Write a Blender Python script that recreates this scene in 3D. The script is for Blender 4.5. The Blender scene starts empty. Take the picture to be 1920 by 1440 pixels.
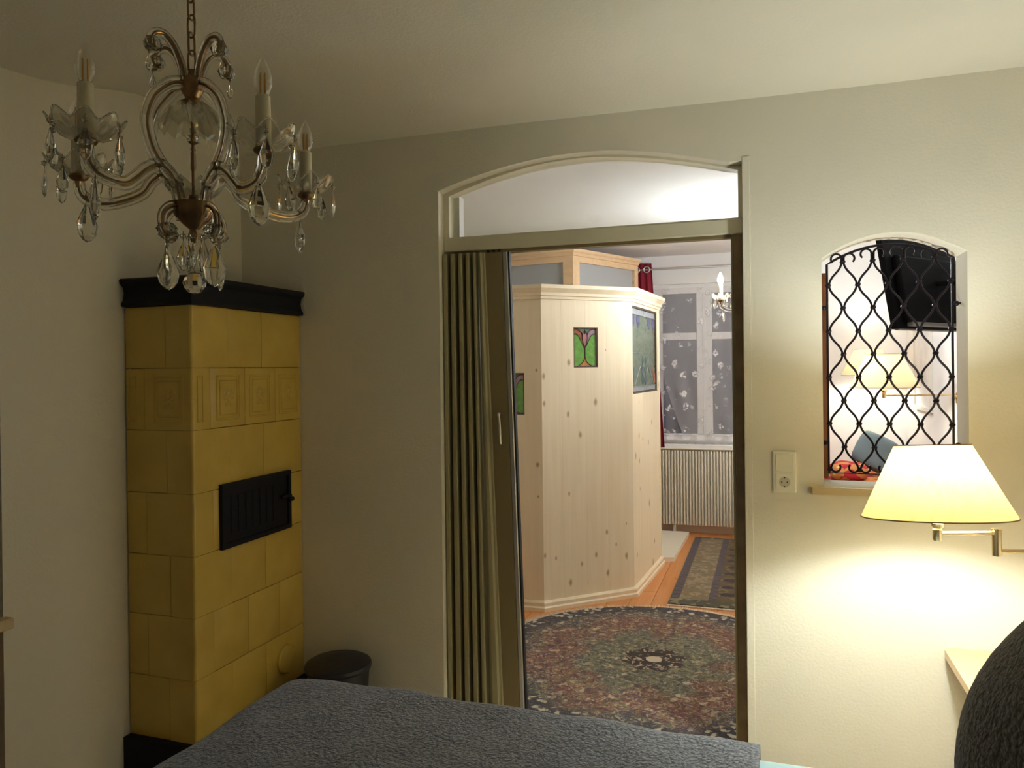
import bpy, bmesh, math, random
from mathutils import Vector, Matrix, Euler
from mathutils.geometry import tessellate_polygon

PI = math.pi
random.seed(7)
SC = bpy.context.scene
COL = SC.collection

# ------------------------------------------------------------------ camera
# x runs along the wall with the doorway, y runs through the doorway, z up (metres)
F, CY = 1433.58, 694.18
YAW, PITCH, ROLL = math.radians(18.4469), math.radians(0.175), math.radians(-0.6806)
cam_d = bpy.data.cameras.new('camera')
cam = bpy.data.objects.new('camera', cam_d)
COL.objects.link(cam)
SC.camera = cam
cam_d.sensor_width = 36.0
cam_d.lens = 36.0 * F / 1920.0
cam_d.shift_y = -(720.0 - CY) / 1920.0
cam_d.clip_start = 0.02
_ry = Matrix(((math.cos(YAW), 0, math.sin(YAW)), (0, 1, 0), (-math.sin(YAW), 0, math.cos(YAW))))
_rx = Matrix(((1, 0, 0), (0, math.cos(PITCH), -math.sin(PITCH)), (0, math.sin(PITCH), math.cos(PITCH))))
_rz = Matrix(((math.cos(ROLL), -math.sin(ROLL), 0), (math.sin(ROLL), math.cos(ROLL), 0), (0, 0, 1)))
_m = _rz @ _rx @ _ry                       # rows: image right, image down, forward in (u, down, v)
def _axis(i):
    r = _m[i]
    return Vector((r[0], r[2], -r[1]))
_right, _down, _fwd = _axis(0), _axis(1), _axis(2)
_rot = Matrix((_right, -_down, -_fwd)).transposed()
cam.matrix_world = Matrix.Translation((0, 0, 1.5)) @ _rot.to_4x4()

# ------------------------------------------------------------------ world, colour management
w = bpy.data.worlds.new('night')
SC.world = w
w.use_nodes = True
w.node_tree.nodes['Background'].inputs[0].default_value = (0.10, 0.12, 0.20, 1)
w.node_tree.nodes['Background'].inputs[1].default_value = 0.06
SC.view_settings.view_transform = 'Standard'
SC.view_settings.look = 'None'
SC.view_settings.gamma = 1.0
SC.view_settings.use_curve_mapping = False
SC.view_settings.exposure = 1.05
SC.cycles.use_denoising = True
SC.cycles.caustics_reflective = False
SC.cycles.caustics_refractive = False
SC.cycles.max_bounces = 14
SC.cycles.diffuse_bounces = 8
SC.cycles.glossy_bounces = 5
SC.cycles.transmission_bounces = 12
SC.cycles.transparent_max_bounces = 24
SC.cycles.sample_clamp_indirect = 6.0

BED_LAMP_W = 20.0          # bedside bulb
ROOM_LAMP_W = 7.5         # bulbs of the two wall lamps in the next room
CHAND_STRENGTH = 340.0    # lit candle bulbs of the chandelier in the next room

# ------------------------------------------------------------------ materials
class NT:
    def __init__(self, name):
        self.m = bpy.data.materials.new(name)
        self.m.use_nodes = True
        self.t = self.m.node_tree
        self.b = self.t.nodes['Principled BSDF']
        self.out = self.t.nodes['Material Output']
    def n(self, typ, attrs=None, **ins):
        nd = self.t.nodes.new('ShaderNode' + typ)
        for k, v in (attrs or {}).items():
            setattr(nd, k, v)
        for k, v in ins.items():
            key = int(k[1:]) if k[0] == 'i' and k[1:].isdigit() else k
            self.set(nd.inputs[key], v)
        return nd
    def set(self, sock, v):
        if isinstance(v, bpy.types.NodeSocket):
            self.t.links.new(v, sock)
        elif isinstance(v, bpy.types.Node):
            self.t.links.new(v.outputs[0], sock)
        else:
            if hasattr(sock, 'default_value'):
                if sock.type == 'RGBA' and len(v) == 3:
                    v = (*v, 1)
                sock.default_value = v
    def p(self, **kw):
        names = dict(color='Base Color', rough='Roughness', metal='Metallic', spec='Specular IOR Level', normal='Normal',
                     trans='Transmission Weight', ior='IOR', alpha='Alpha', ecol='Emission Color', estr='Emission Strength',
                     sheen='Sheen Weight', coat='Coat Weight')
        for k, v in kw.items():
            self.set(self.b.inputs[names[k]], v)
        return self
    def coord(self, out='Object'):
        return self.n('TexCoord').outputs[out]
    def mapping(self, vec, scale=(1, 1, 1), loc=(0, 0, 0), rot=(0, 0, 0)):
        return self.n('Mapping', Vector=vec, Scale=scale, Location=loc, Rotation=rot).outputs[0]
    def noise(self, vec, scale=5, detail=4, rough=.5, dist=0):
        return self.n('TexNoise', Vector=vec, Scale=scale, Detail=detail, Roughness=rough, Distortion=dist)
    def voro(self, vec, scale=5, feature='F1', rnd=1.0):
        return self.n('TexVoronoi', {'feature': feature}, Vector=vec, Scale=scale, Randomness=rnd)
    def ramp(self, fac, stops, interp='LINEAR'):
        nd = self.n('ValToRGB', Fac=fac)
        cr = nd.color_ramp
        cr.interpolation = interp
        while len(cr.elements) < len(stops):
            cr.elements.new(0.5)
        for e, (pos, c) in zip(cr.elements, stops):
            e.position = pos
            e.color = (*c, 1) if not isinstance(c, (int, float)) else (c, c, c, 1)
        return nd.outputs[0]
    def mix(self, fac, a, b, blend='MIX'):
        nd = self.n('Mix', {'data_type': 'RGBA', 'blend_type': blend})
        self.set(nd.inputs[0], fac)
        self.set(nd.inputs[6], a)
        self.set(nd.inputs[7], b)
        return nd.outputs[2]
    def math(self, op, a, b=0.0, clamp=False):
        return self.n('Math', {'operation': op, 'use_clamp': clamp}, i0=a, i1=b).outputs[0]
    def bump(self, h, strength=.2, dist=.01):
        return self.n('Bump', Height=h, Strength=strength, Distance=dist).outputs[0]

def plain(name, color, rough=.5, metal=0.0, spec=.5, nscale=0, nstr=.1, var=0.0):
    t = NT(name)
    c = color
    if var or nscale:
        co = t.coord()
        nz = t.noise(co, nscale or 12, 4)
        if var:
            c = t.mix(t.ramp(nz.outputs[0], [(.3, 0.0), (.7, 1.0)]), tuple(x * (1 - var) for x in color), tuple(min(1, x * (1 + var)) for x in color))
        if nscale:
            t.p(normal=t.bump(nz.outputs[0], nstr))
    t.p(color=c, rough=rough, metal=metal, spec=spec)
    return t.m

M = {}
def plaster(name, col):
    t = NT(name)
    co = t.coord()
    fine = t.noise(co, 95, 3, .6)
    big = t.noise(co, 3.0, 3)
    c = t.mix(t.ramp(big.outputs[0], [(.35, 0.0), (.7, 1.0)]), tuple(x * .97 for x in col), col)
    h = t.math('ADD', fine.outputs[0], t.math('MULTIPLY', big.outputs[0], .6))
    t.p(color=c, rough=.88, spec=.2, normal=t.bump(h, .22, .006))
    return t.m
M['plaster'] = plaster('wall plaster', (.785, .745, .645))
M['plaster_far'] = plaster('wall plaster next room', (.82, .83, .83))
M['ceil'] = plaster('ceiling plaster', (.76, .725, .63))
M['paint'] = plain('cream gloss paint', (.70, .66, .52), .42, nscale=30, nstr=.03)
M['white_paint'] = plain('white gloss paint', (.80, .80, .78), .35, nscale=30, nstr=.02)
M['vinyl'] = plain('olive beige vinyl', (.37, .33, .19), .42, nscale=60, nstr=.03)
M['vinyl_dark'] = plain('brown vinyl', (.23, .18, .09), .5, nscale=60, nstr=.03)
M['shaded_web'] = plain('dark hinge web', (.035, .028, .022), .7)  # near-black colour paints in the shade of the gaps between pleats
M['jamb'] = plain('brown door jamb', (.19, .13, .07), .5, nscale=18, nstr=.05, var=.2)
M['steel'] = plain('brushed aluminium', (.66, .66, .66), .4, 1.0)
M['rubber'] = plain('black rubber', (.015, .015, .016), .7)
M['iron'] = plain('black wrought iron', (.018, .013, .02), .42, .6, nscale=70, nstr=.12)
M['castiron'] = plain('black stove iron', (.006, .007, .013), .55, .1, .3, nscale=60, nstr=.08)
M['brass'] = plain('aged brass', (.29, .19, .10), .32, 1.0, nscale=40, nstr=.05, var=.2)
M['brass_new'] = plain('polished brass', (.72, .56, .32), .22, 1.0)
M['plastic_white'] = plain('white switch plastic', (.80, .78, .68), .3)
M['hole'] = plain('dark contact hole', (.02, .02, .02), .7)
M['radiator'] = plain('cream radiator enamel', (.74, .70, .58), .4)
M['tvblack'] = plain('black television plastic', (.005, .005, .006), .7, 0, .1, nscale=90, nstr=.03)
M['tvgrey'] = plain('grey television plastic', (.22, .22, .22), .45)
M['screen'] = plain('television glass', (.006, .006, .008), .08)
M['candle'] = plain('cream candle sleeve', (.80, .74, .56), .45, nscale=35, nstr=.04)
M['bin'] = plain('dark grey plastic', (.02, .02, .028), .45, nscale=50, nstr=.05)
M['sheet'] = plain('pale blue sheet', (.42, .60, .66), .85, nscale=25, nstr=.15)
M['cushion'] = plain('blue grey cushion cloth', (.13, .18, .21), .9, nscale=220, nstr=.2)
M['redcurtain'] = plain('dark red curtain cloth', (.26, .012, .03), .85, nscale=200, nstr=.12)
M['frame_wood'] = plain('cream picture frame', (.70, .68, .62), .4)
M['print'] = plain('pale picture print', (.74, .74, .74), .5, nscale=6, nstr=0, var=.12)
M['grout'] = plain('brown joint mortar', (.20, .13, .035), .9, nscale=60, nstr=.1)

def tile_mat():
    t = NT('ochre glazed tile')
    co = t.coord()
    rnd = t.n('ObjectInfo').outputs['Random']
    nz = t.noise(co, 7, 4)
    c = t.mix(t.ramp(nz.outputs[0], [(.3, 0.0), (.7, 1.0)]), (.58, .40, .085), (.67, .48, .115))
    c = t.mix(t.math('MULTIPLY', rnd, .5), c, (.58, .42, .085))
    t.p(color=c, rough=.22, coat=.15, normal=t.bump(t.noise(co, 14, 3).outputs[0], .06, .01))
    return t.m
M['tile'] = tile_mat()

def wood(name, light, dark, knot, grain_axis=2, scale=1.0, knots=True, rough=.5, knot_amt=1.0):
    t = NT(name)
    co = t.coord()
    rnd = t.n('ObjectInfo').outputs['Random']
    off = t.n('CombineXYZ', X=t.math('MULTIPLY', rnd, 17.0), Y=t.math('MULTIPLY', rnd, 31.0), Z=t.math('MULTIPLY', rnd, 7.0)).outputs[0]
    v = t.n('VectorMath', {'operation': 'ADD'}, i0=co, i1=off).outputs[0]
    s = [16.0 * scale] * 3
    s[grain_axis] = 0.8 * scale
    vg = t.mapping(v, tuple(s))
    g = t.noise(vg, 1.6, 5, .6, .6)
    c = t.mix(t.ramp(g.outputs[0], [(.30, 0.0), (.68, 1.0)]), dark, light)
    if knots:
        sp = t.n('SeparateXYZ', Vector=v)
        oth = [i for i in range(3) if i != grain_axis]
        across = t.math('ADD', sp.outputs[oth[0]], sp.outputs[oth[1]])
        kv = t.n('CombineXYZ', X=t.math('MULTIPLY', across, 9.0), Y=t.math('MULTIPLY', sp.outputs[grain_axis], 6.5)).outputs[0]
        vo = t.n('TexVoronoi', {'feature': 'F1', 'voronoi_dimensions': '2D'}, Vector=kv, Scale=1.0)
        warp = t.noise(v, 40, 2).outputs[0]
        d = t.math('ADD', vo.outputs['Distance'], t.math('MULTIPLY', t.math('SUBTRACT', warp, .5), .08))
        vc = t.n('SeparateColor', Color=vo.outputs['Color'])
        pick = t.math('GREATER_THAN', vc.outputs[0], .84)
        d = t.math('DIVIDE', d, t.math('ADD', t.math('MULTIPLY', vc.outputs[1], 1.3), .45))
        k = t.math('MULTIPLY', t.ramp(d, [(.035, 1.0), (.085, .55), (.14, 0.0)]), t.math('MULTIPLY', pick, knot_amt))
        c = t.mix(k, c, knot)
    t.p(color=c, rough=rough, normal=t.bump(g.outputs[0], .05, .004))
    return t.m
M['pine'] = wood('pale knotty pine', (.83, .73, .53), (.77, .655, .45), (.30, .17, .07), knot_amt=.8)
M['pine_top'] = wood('warm pine frame', (.74, .54, .33), (.64, .44, .25), (.20, .09, .03), 0, knot_amt=.9)
M['floorwood'] = wood('orange pine floorboard', (.62, .27, .085), (.50, .19, .055), (.2, .07, .02), 1, rough=.32, knot_amt=.4)
M['beech'] = wood('light beech', (.74, .54, .33), (.66, .46, .27), (0, 0, 0), 0, knots=False, rough=.35)
M['redwood'] = wood('red brown wood', (.28, .10, .04), (.16, .055, .02), (0, 0, 0), 2, knots=False, rough=.35)
M['sillwood'] = wood('beige sill board', (.62, .50, .30), (.54, .42, .24), (0, 0, 0), 0, knots=False, rough=.4)

def glass(name, color=(1, 1, 1), rough=0.0, ior=1.5):
    t = NT(name)
    g = t.n('BsdfGlass', Color=color, Roughness=rough, IOR=ior)
    t.t.links.new(g.outputs[0], t.out.inputs[0])
    return t.m
M['crystal'] = glass('cut crystal', (.97, .97, .95), 0, 1.54)
def pressed():
    t = NT('pressed glass')
    a = t.n('BsdfTransparent', Color=(.93, .92, .86))
    b = t.n('BsdfGlossy', Color=(1, 1, .97), Roughness=.05)
    c = t.n('BsdfTranslucent', Color=(.85, .82, .70))
    lw = t.n('LayerWeight', Blend=.42)
    m1 = t.n('MixShader', Fac=t.math('MULTIPLY', lw.outputs['Facing'], .85))
    t.t.links.new(a.outputs[0], m1.inputs[1]); t.t.links.new(b.outputs[0], m1.inputs[2])
    m2 = t.n('MixShader', Fac=.10)
    t.t.links.new(m1.outputs[0], m2.inputs[1]); t.t.links.new(c.outputs[0], m2.inputs[2])
    t.t.links.new(m2.outputs[0], t.out.inputs[0])
    return t.m
M['glass_arm'] = pressed()

def thin_glass(name, tint=(.96, .97, .96), gloss=.06):
    t = NT(name)
    a = t.n('BsdfTransparent', Color=tint)
    b = t.n('BsdfGlossy', Color=(1, 1, 1), Roughness=.02)
    mx = t.n('MixShader', Fac=gloss)
    t.t.links.new(a.outputs[0], mx.inputs[1])
    t.t.links.new(b.outputs[0], mx.inputs[2])
    t.t.links.new(mx.outputs[0], t.out.inputs[0])
    return t.m
M['pane'] = thin_glass('clear window pane')
def bulb_glass():
    t = NT('clear bulb glass')
    a = t.n('BsdfTransparent', Color=(.95, .94, .90)); b = t.n('BsdfGlossy', Color=(1, 1, 1), Roughness=.03)
    lw = t.n('LayerWeight', Blend=.5)
    mx = t.n('MixShader', Fac=t.math('ADD', t.math('MULTIPLY', lw.outputs['Facing'], .45), .05))
    t.t.links.new(a.outputs[0], mx.inputs[1]); t.t.links.new(b.outputs[0], mx.inputs[2])
    t.t.links.new(mx.outputs[0], t.out.inputs[0])
    return t.m
M['bulbglass'] = bulb_glass()

def filament(name, col):
    t = NT(name)
    t.p(color=col, rough=.35)
    return t.m
M['filament'] = filament('amber filament strip', (.75, .42, .10))

def frosted(name, col):
    t = NT(name)
    co = t.coord()
    nz = t.noise(co, 120, 2)
    t.p(color=col, rough=.28, spec=.5, normal=t.bump(nz.outputs[0], .2, .003))
    tl = t.n('BsdfTranslucent', Color=col)
    mx = t.n('MixShader', Fac=.35)
    t.t.links.new(t.b.outputs[0], mx.inputs[1])
    t.t.links.new(tl.outputs[0], mx.inputs[2])
    t.t.links.new(mx.outputs[0], t.out.inputs[0])
    return t.m
M['frosted'] = frosted('frosted pane', (.56, .58, .59))
def cathedral(name, col, rough=.2):
    t = NT(name)
    co = t.coord()
    nz = t.noise(co, 45, 3)
    c = t.mix(t.ramp(nz.outputs[0], [(.3, 0.0), (.75, 1.0)]), tuple(x * .8 for x in col), tuple(min(1, x * 1.15) for x in col))
    t.p(color=c, rough=rough, normal=t.bump(nz.outputs[0], .15, .004))
    return t.m
M['sg_green'] = cathedral('green stained glass', (.16, .36, .08))
M['sg_pink'] = cathedral('dusky pink stained glass', (.42, .20, .22))
M['sg_rust'] = cathedral('rust stained glass', (.34, .12, .06))
M['sg_lilac'] = cathedral('lilac stained glass', (.34, .24, .27))
M['sg_amber'] = cathedral('amber stained glass', (.55, .25, .08))
M['sg_sea'] = cathedral('grey green textured glass', (.15, .185, .13))
M['sg_blue'] = cathedral('blue stained glass', (.10, .10, .22))
M['sg_ice'] = cathedral('pale ice glass', (.32, .35, .36))
M['sg_teal'] = cathedral('dark teal stained glass', (.07, .12, .13))
M['lead'] = plain('lead came', (.10, .065, .05), .5, .5)

def shade_mat():
    t = NT('cream fabric lampshade')
    co = t.coord()
    nz = t.noise(t.mapping(co, (30, 30, 3)), 3, 4, .6, .4)
    streak = t.ramp(nz.outputs[0], [(.30, 0.78), (.55, 1.0)])
    tc = t.mix(1.0, (.95, .62, .22), streak, 'MULTIPLY')
    a = t.n('BsdfDiffuse', Color=(.74, .66, .50))
    b = t.n('BsdfTranslucent', Color=tc)
    mx = t.n('MixShader', Fac=.10)
    t.t.links.new(a.outputs[0], mx.inputs[1])
    t.t.links.new(b.outputs[0], mx.inputs[2])
    t.t.links.new(mx.outputs[0], t.out.inputs[0])
    return t.m
M['shade'] = shade_mat()
M['rim'] = plain('brown shade binding', (.36, .24, .10), .8)
def emit(name, col, s):
    t = NT(name)
    t.p(color=(1, 1, 1), ecol=col, estr=s)
    return t.m
M['lit_bulb'] = emit('lit candle bulb', (.95, .98, 1.0), CHAND_STRENGTH)

def waffle(name, c1, c2):
    t = NT(name)
    co = t.coord()
    v = t.n('VectorMath', {'operation': 'ADD'}, i0=t.mapping(co, (1, 1, 1), rot=(0, 0, .5)), i1=t.n('VectorMath', {'operation': 'SCALE'}, i0=t.noise(co, 14, 2).outputs[1], Scale=.03).outputs[0]).outputs[0]
    vo = t.voro(t.mapping(v, (150, 70, 150)), 1.0, rnd=1.0)
    h = t.math('SUBTRACT', 1.0, vo.outputs['Distance'])
    big = t.noise(co, 9, 3)
    c = t.mix(t.ramp(h, [(.25, 0.0), (.75, 1.0)]), c2, c1)
    hh = t.math('ADD', t.math('ADD', t.math('MULTIPLY', h, .28), t.math('MULTIPLY', t.noise(v, 110, 3).outputs[0], .75)), t.math('MULTIPLY', big.outputs[0], .9))
    t.p(color=c, rough=.95, spec=.1, sheen=.3, normal=t.bump(hh, .9, .012))
    return t.m
M['cover'] = waffle('grey blue crinkled coverlet', (.235, .255, .30), (.13, .14, .17))
M['throw'] = waffle('dark waffle throw', (.17, .165, .155), (.075, .07, .065))

def lace():
    t = NT('white lace')
    co = t.coord()
    v = t.mapping(co, (1, 1, 1))
    wv = t.n('VectorMath', {'operation': 'ADD'}, i0=v, i1=t.n('VectorMath', {'operation': 'SCALE'}, i0=t.noise(v, 18, 2).outputs[1], Scale=.06).outputs[0]).outputs[0]
    fl = t.voro(t.mapping(wv, (13, .01, 10.5)), 1.0, rnd=.75)
    petals = t.voro(t.mapping(wv, (42, .01, 42)), 1.0)
    f = t.math('MULTIPLY', t.ramp(fl.outputs['Distance'], [(.24, .9), (.40, 0.0)]), t.ramp(petals.outputs['Distance'], [(.42, 1.0), (.60, .1)]))
    stem = t.voro(t.mapping(wv, (15, .01, 11)), 1.0, 'DISTANCE_TO_EDGE')
    f2 = t.math('MULTIPLY', t.ramp(stem.outputs['Distance'], [(.02, .10), (.05, 0.0)]), t.ramp(t.noise(v, 9).outputs[0], [(.45, 0.0), (.6, 1.0)]))
    z = t.n('SeparateXYZ', Vector=co).outputs[2]
    hem = t.ramp(z, [(.02, .75), (.05, .0)])
    dens = t.math('ADD', t.math('ADD', t.math('MAXIMUM', f, f2), .17), hem, True)
    tr = t.n('BsdfTransparent', Color=(1, 1, 1))
    df = t.n('BsdfDiffuse', Color=(.80, .80, .82))
    mx = t.n('MixShader', Fac=dens)
    t.t.links.new(tr.outputs[0], mx.inputs[1])
    t.t.links.new(df.outputs[0], mx.inputs[2])
    t.t.links.new(mx.outputs[0], t.out.inputs[0])
    return t.m
M['lace'] = lace()
def sheer():
    t = NT('white sheer')
    tr = t.n('BsdfTransparent', Color=(1, 1, 1))
    df = t.n('BsdfDiffuse', Color=(.85, .85, .87))
    mx = t.n('MixShader', Fac=.17)
    t.t.links.new(tr.outputs[0], mx.inputs[1])
    t.t.links.new(df.outputs[0], mx.inputs[2])
    t.t.links.new(mx.outputs[0], t.out.inputs[0])
    return t.m
M['sheer'] = sheer()
def night_pane():
    t = NT('night window glass')
    t.p(color=(.055, .062, .11), rough=.06, spec=.5)
    return t.m
M['night'] = night_pane()

def round_rug():
    t = NT('round oriental rug pile')
    co = t.coord()
    sx = t.n('SeparateXYZ', Vector=co)
    r = t.math('SQRT', t.math('ADD', t.math('MULTIPLY', sx.outputs[0], sx.outputs[0]), t.math('MULTIPLY', sx.outputs[1], sx.outputs[1])))
    ang = t.n('Math', {'operation': 'ARCTAN2'}, i0=sx.outputs[1], i1=sx.outputs[0]).outputs[0]
    petal = t.math('MULTIPLY', t.math('COSINE', t.math('MULTIPLY', ang, 8.0)), .045)
    wob = t.math('MULTIPLY', t.math('SUBTRACT', t.noise(co, 5, 6, .65).outputs[0], .5), .55)
    rr = t.math('ADD', t.math('ADD', r, petal), wob)
    zone = t.ramp(rr, [(.0, (.20, .17, .10)), (.13, (.09, .085, .05)), (.22, (.15, .15, .085)), (.34, (.13, .125, .09)), (.42, (.20, .065, .04)), (.60, (.21, .055, .04)), (.70, (.10, .06, .06)), (.77, (.05, .045, .05)), (.90, (.05, .045, .05))])
    wc = t.n('VectorMath', {'operation': 'ADD'}, i0=co, i1=t.n('VectorMath', {'operation': 'SCALE'}, i0=t.noise(co, 22, 3).outputs[1], Scale=.09).outputs[0]).outputs[0]
    n1 = t.noise(wc, 42, 7, .78).outputs[0]
    n2 = t.noise(t.mapping(wc, (1, 1, 1), (3.1, 7.7, 0)), 30, 6, .75).outputs[0]
    c = t.mix(t.ramp(n2, [(.51, 0.0), (.55, .8)]), zone, (.17, .165, .085))
    c = t.mix(t.ramp(n2, [(.42, .85), (.46, 0.0)]), c, (.06, .065, .10))
    c = t.mix(t.ramp(n1, [(.42, .9), (.46, 0.0)]), c, (.035, .028, .028))
    c = t.mix(t.ramp(n1, [(.54, 0.0), (.58, .9)]), c, (.46, .37, .24))
    # leafy pale flecks in rings
    leaf = t.voro(t.mapping(wc, (13, 13, 1)), 1.0)
    lf = t.math('MULTIPLY', t.ramp(leaf.outputs['Distance'], [(.17, 1.0), (.26, 0.0)]), t.ramp(t.noise(co, 45, 2).outputs[0], [(.42, 0.0), (.56, .85)]))
    c = t.mix(lf, c, (.55, .45, .30))
    # border with cream cells on dark ground
    cells = t.voro(t.mapping(wc, (22, 22, 1)), 1.0)
    cell = t.ramp(cells.outputs['Distance'], [(.26, 1.0), (.40, 0.0)])
    bord = t.mix(cell, (.02, .018, .03), (.62, .55, .42))
    bmask = t.math('MULTIPLY', t.ramp(t.math('ADD', r, t.math('MULTIPLY', wob, .35)), [(.72, 0.0), (.77, 1.0)]), .8)
    c = t.mix(bmask, c, bord)
    # centre medallion
    med = t.voro(t.mapping(wc, (40, 40, 1)), 1.0)
    mc = t.mix(t.ramp(med.outputs['Distance'], [(.30, 1.0), (.42, 0.0)]), (.03, .02, .015), (.50, .38, .28))
    c = t.mix(t.math('LESS_THAN', t.math('ADD', r, t.math('MULTIPLY', petal, .35)), .15), c, mc)
    c = t.mix(t.math('LESS_THAN', r, .04), c, (.62, .50, .36))
    t.p(color=c, rough=.95, spec=.1, sheen=.2, normal=t.bump(t.noise(co, 350, 2).outputs[0], .5, .004))
    return t.m
M['round_rug'] = round_rug()
M['fringe'] = plain('pale rug fringe', (.70, .58, .42), .95, nscale=160, nstr=.3, var=.2)

def runner():
    t = NT('runner rug pile')
    co = t.coord()
    sx = t.n('SeparateXYZ', Vector=co)
    x, y = sx.outputs[0], sx.outputs[1]
    def band(a, b, src):
        return t.math('MULTIPLY', t.math('GREATER_THAN', src, a), t.math('LESS_THAN', src, b))
    pat = t.voro(co, 26)
    pr = t.n('SeparateColor', Color=pat.outputs['Color'])
    c = t.mix(t.math('GREATER_THAN', pr.outputs[0], .6), (.17, .12, .06), (.25, .19, .11))
    c = t.mix(t.ramp(pat.outputs['Distance'], [(.28, .8), (.45, 0.0)]), c, (.12, .115, .09))
    stripe = t.math('GREATER_THAN', t.math('SINE', t.math('MULTIPLY', y, 210.0)), .2)
    navy = t.mix(t.math('MULTIPLY', stripe, .5), (.028, .024, .045), (.20, .15, .13))
    c = t.mix(band(-.34, -.285, x), c, navy)
    c = t.mix(band(-.105, -.055, x), c, navy)
    field = t.mix(t.math('GREATER_THAN', pr.outputs[1], .6), (.085, .055, .022), (.14, .10, .04))
    gul = t.voro(t.mapping(co, (4.5, 5.5, .01)), 1.0, rnd=.15)
    field = t.mix(t.ramp(gul.outputs['Distance'], [(.22, 1.0), (.26, 0.0)]), field, (.022, .012, .02))
    c = t.mix(t.math('GREATER_THAN', x, -.055), c, field)
    ends = t.math('MAXIMUM', t.math('LESS_THAN', y, -.86), t.math('GREATER_THAN', y, .93))
    c = t.mix(ends, c, t.mix(t.math('GREATER_THAN', pr.outputs[2], .7), (.055, .05, .03), (.20, .18, .10)))
    t.p(color=c, rough=.95, spec=.1, sheen=.2, normal=t.bump(t.noise(co, 300, 2).outputs[0], .5, .004))
    return t.m
M['runner'] = runner()
def red_print():
    t = NT('red patterned throw')
    co = t.coord()
    vo = t.voro(co, 14)
    pr = t.n('SeparateColor', Color=vo.outputs['Color'])
    c = t.mix(t.math('GREATER_THAN', pr.outputs[0], .5), (.35, .03, .035), (.45, .20, .07))
    c = t.mix(t.ramp(vo.outputs['Distance'], [(.15, 1.0), (.25, 0.0)]), c, (.60, .42, .18))
    t.p(color=c, rough=.9, spec=.1)
    return t.m
M['red_print'] = red_print()

# ------------------------------------------------------------------ mesh helpers
WL = {}          # world location of each parent
def tag(o, label=None, cat=None, group=None, kind=None):
    if label: o['label'] = label
    if cat: o['category'] = cat
    if group: o['group'] = group
    if kind: o['kind'] = kind
    return o
def thing(name, loc, label, cat, group=None, kind=None):
    o = bpy.data.objects.new(name, None)
    o.empty_display_size = .05
    COL.objects.link(o)
    o.location = loc
    WL[o.name] = Vector(loc)
    return tag(o, label, cat, group, kind)
def obj(name, bm, mat, parent=None, smooth=None, loc=None):
    me = bpy.data.meshes.new(name)
    if isinstance(bm, bmesh.types.BMesh):
        bmesh.ops.recalc_face_normals(bm, faces=bm.faces[:])
        bm.to_mesh(me)
        bm.free()
    else:
        me = bm
    off = WL[parent.name] if parent is not None else Vector(loc or (0, 0, 0))
    me.transform(Matrix.Translation(-off))
    o = bpy.data.objects.new(name, me)
    COL.objects.link(o)
    if parent is not None:
        o.parent = parent
    else:
        o.location = off
    WL[o.name] = off
    if mat is not None:
        me.materials.append(M[mat] if isinstance(mat, str) else mat)
    if smooth is not None:
        for p in me.polygons:
            p.use_smooth = True
        if smooth < 3.1:
            me.set_sharp_from_angle(angle=smooth)
    return o
def nb(): return bmesh.new()
def add_box(bm, a, b, bev=0.0, seg=1):
    x0, x1 = sorted((a[0], b[0])); y0, y1 = sorted((a[1], b[1])); z0, z1 = sorted((a[2], b[2]))
    t = bmesh.new()
    vs = [t.verts.new(p) for p in ((x0, y0, z0), (x1, y0, z0), (x1, y1, z0), (x0, y1, z0), (x0, y0, z1), (x1, y0, z1), (x1, y1, z1), (x0, y1, z1))]
    for f in ((0, 3, 2, 1), (4, 5, 6, 7), (0, 1, 5, 4), (1, 2, 6, 5), (2, 3, 7, 6), (3, 0, 4, 7)):
        t.faces.new([vs[i] for i in f])
    if bev > 0:
        bmesh.ops.bevel(t, geom=t.edges[:], offset=bev, segments=seg, profile=.5, affect='EDGES')
    join(bm, t)
    return bm
def join(bm, t, mx=None):
    if mx is not None:
        bmesh.ops.transform(t, matrix=mx, verts=t.verts[:])
    mp = {}
    for v in t.verts:
        mp[v] = bm.verts.new(v.co)
    for f in t.faces:
        try:
            bm.faces.new([mp[v] for v in f.verts])
        except ValueError:
            pass
    t.free()
def box(a, b, bev=0.0, seg=1):
    return add_box(nb(), a, b, bev, seg)
def add_tube(bm, pts, r, n=8, closed=False, cap=True):
    pts = [Vector(p) for p in pts]
    rs = r if isinstance(r, (list, tuple)) else [r] * len(pts)
    N = len(pts)
    up = None
    rings = []
    for i, p in enumerate(pts):
        if closed:
            d = pts[(i + 1) % N] - pts[i - 1]
        else:
            d = pts[min(i + 1, N - 1)] - pts[max(i - 1, 0)]
        d.normalize()
        if up is None:
            up = d.orthogonal().normalized()
        else:
            up = up - d * up.dot(d)
            up = up.normalized() if up.length > 1e-6 else d.orthogonal().normalized()
        side = d.cross(up)
        rings.append([bm.verts.new(p + (up * math.cos(2 * PI * k / n) + side * math.sin(2 * PI * k / n)) * rs[i]) for k in range(n)])
    for i in range(N if closed else N - 1):
        a, b = rings[i], rings[(i + 1) % N]
        for k in range(n):
            bm.faces.new((a[k], a[(k + 1) % n], b[(k + 1) % n], b[k]))
    if cap and not closed:
        bm.faces.new(rings[0][::-1])
        bm.faces.new(rings[-1])
    return bm
def tube(pts, r, n=8, closed=False):
    return add_tube(nb(), pts, r, n, closed)
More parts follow.
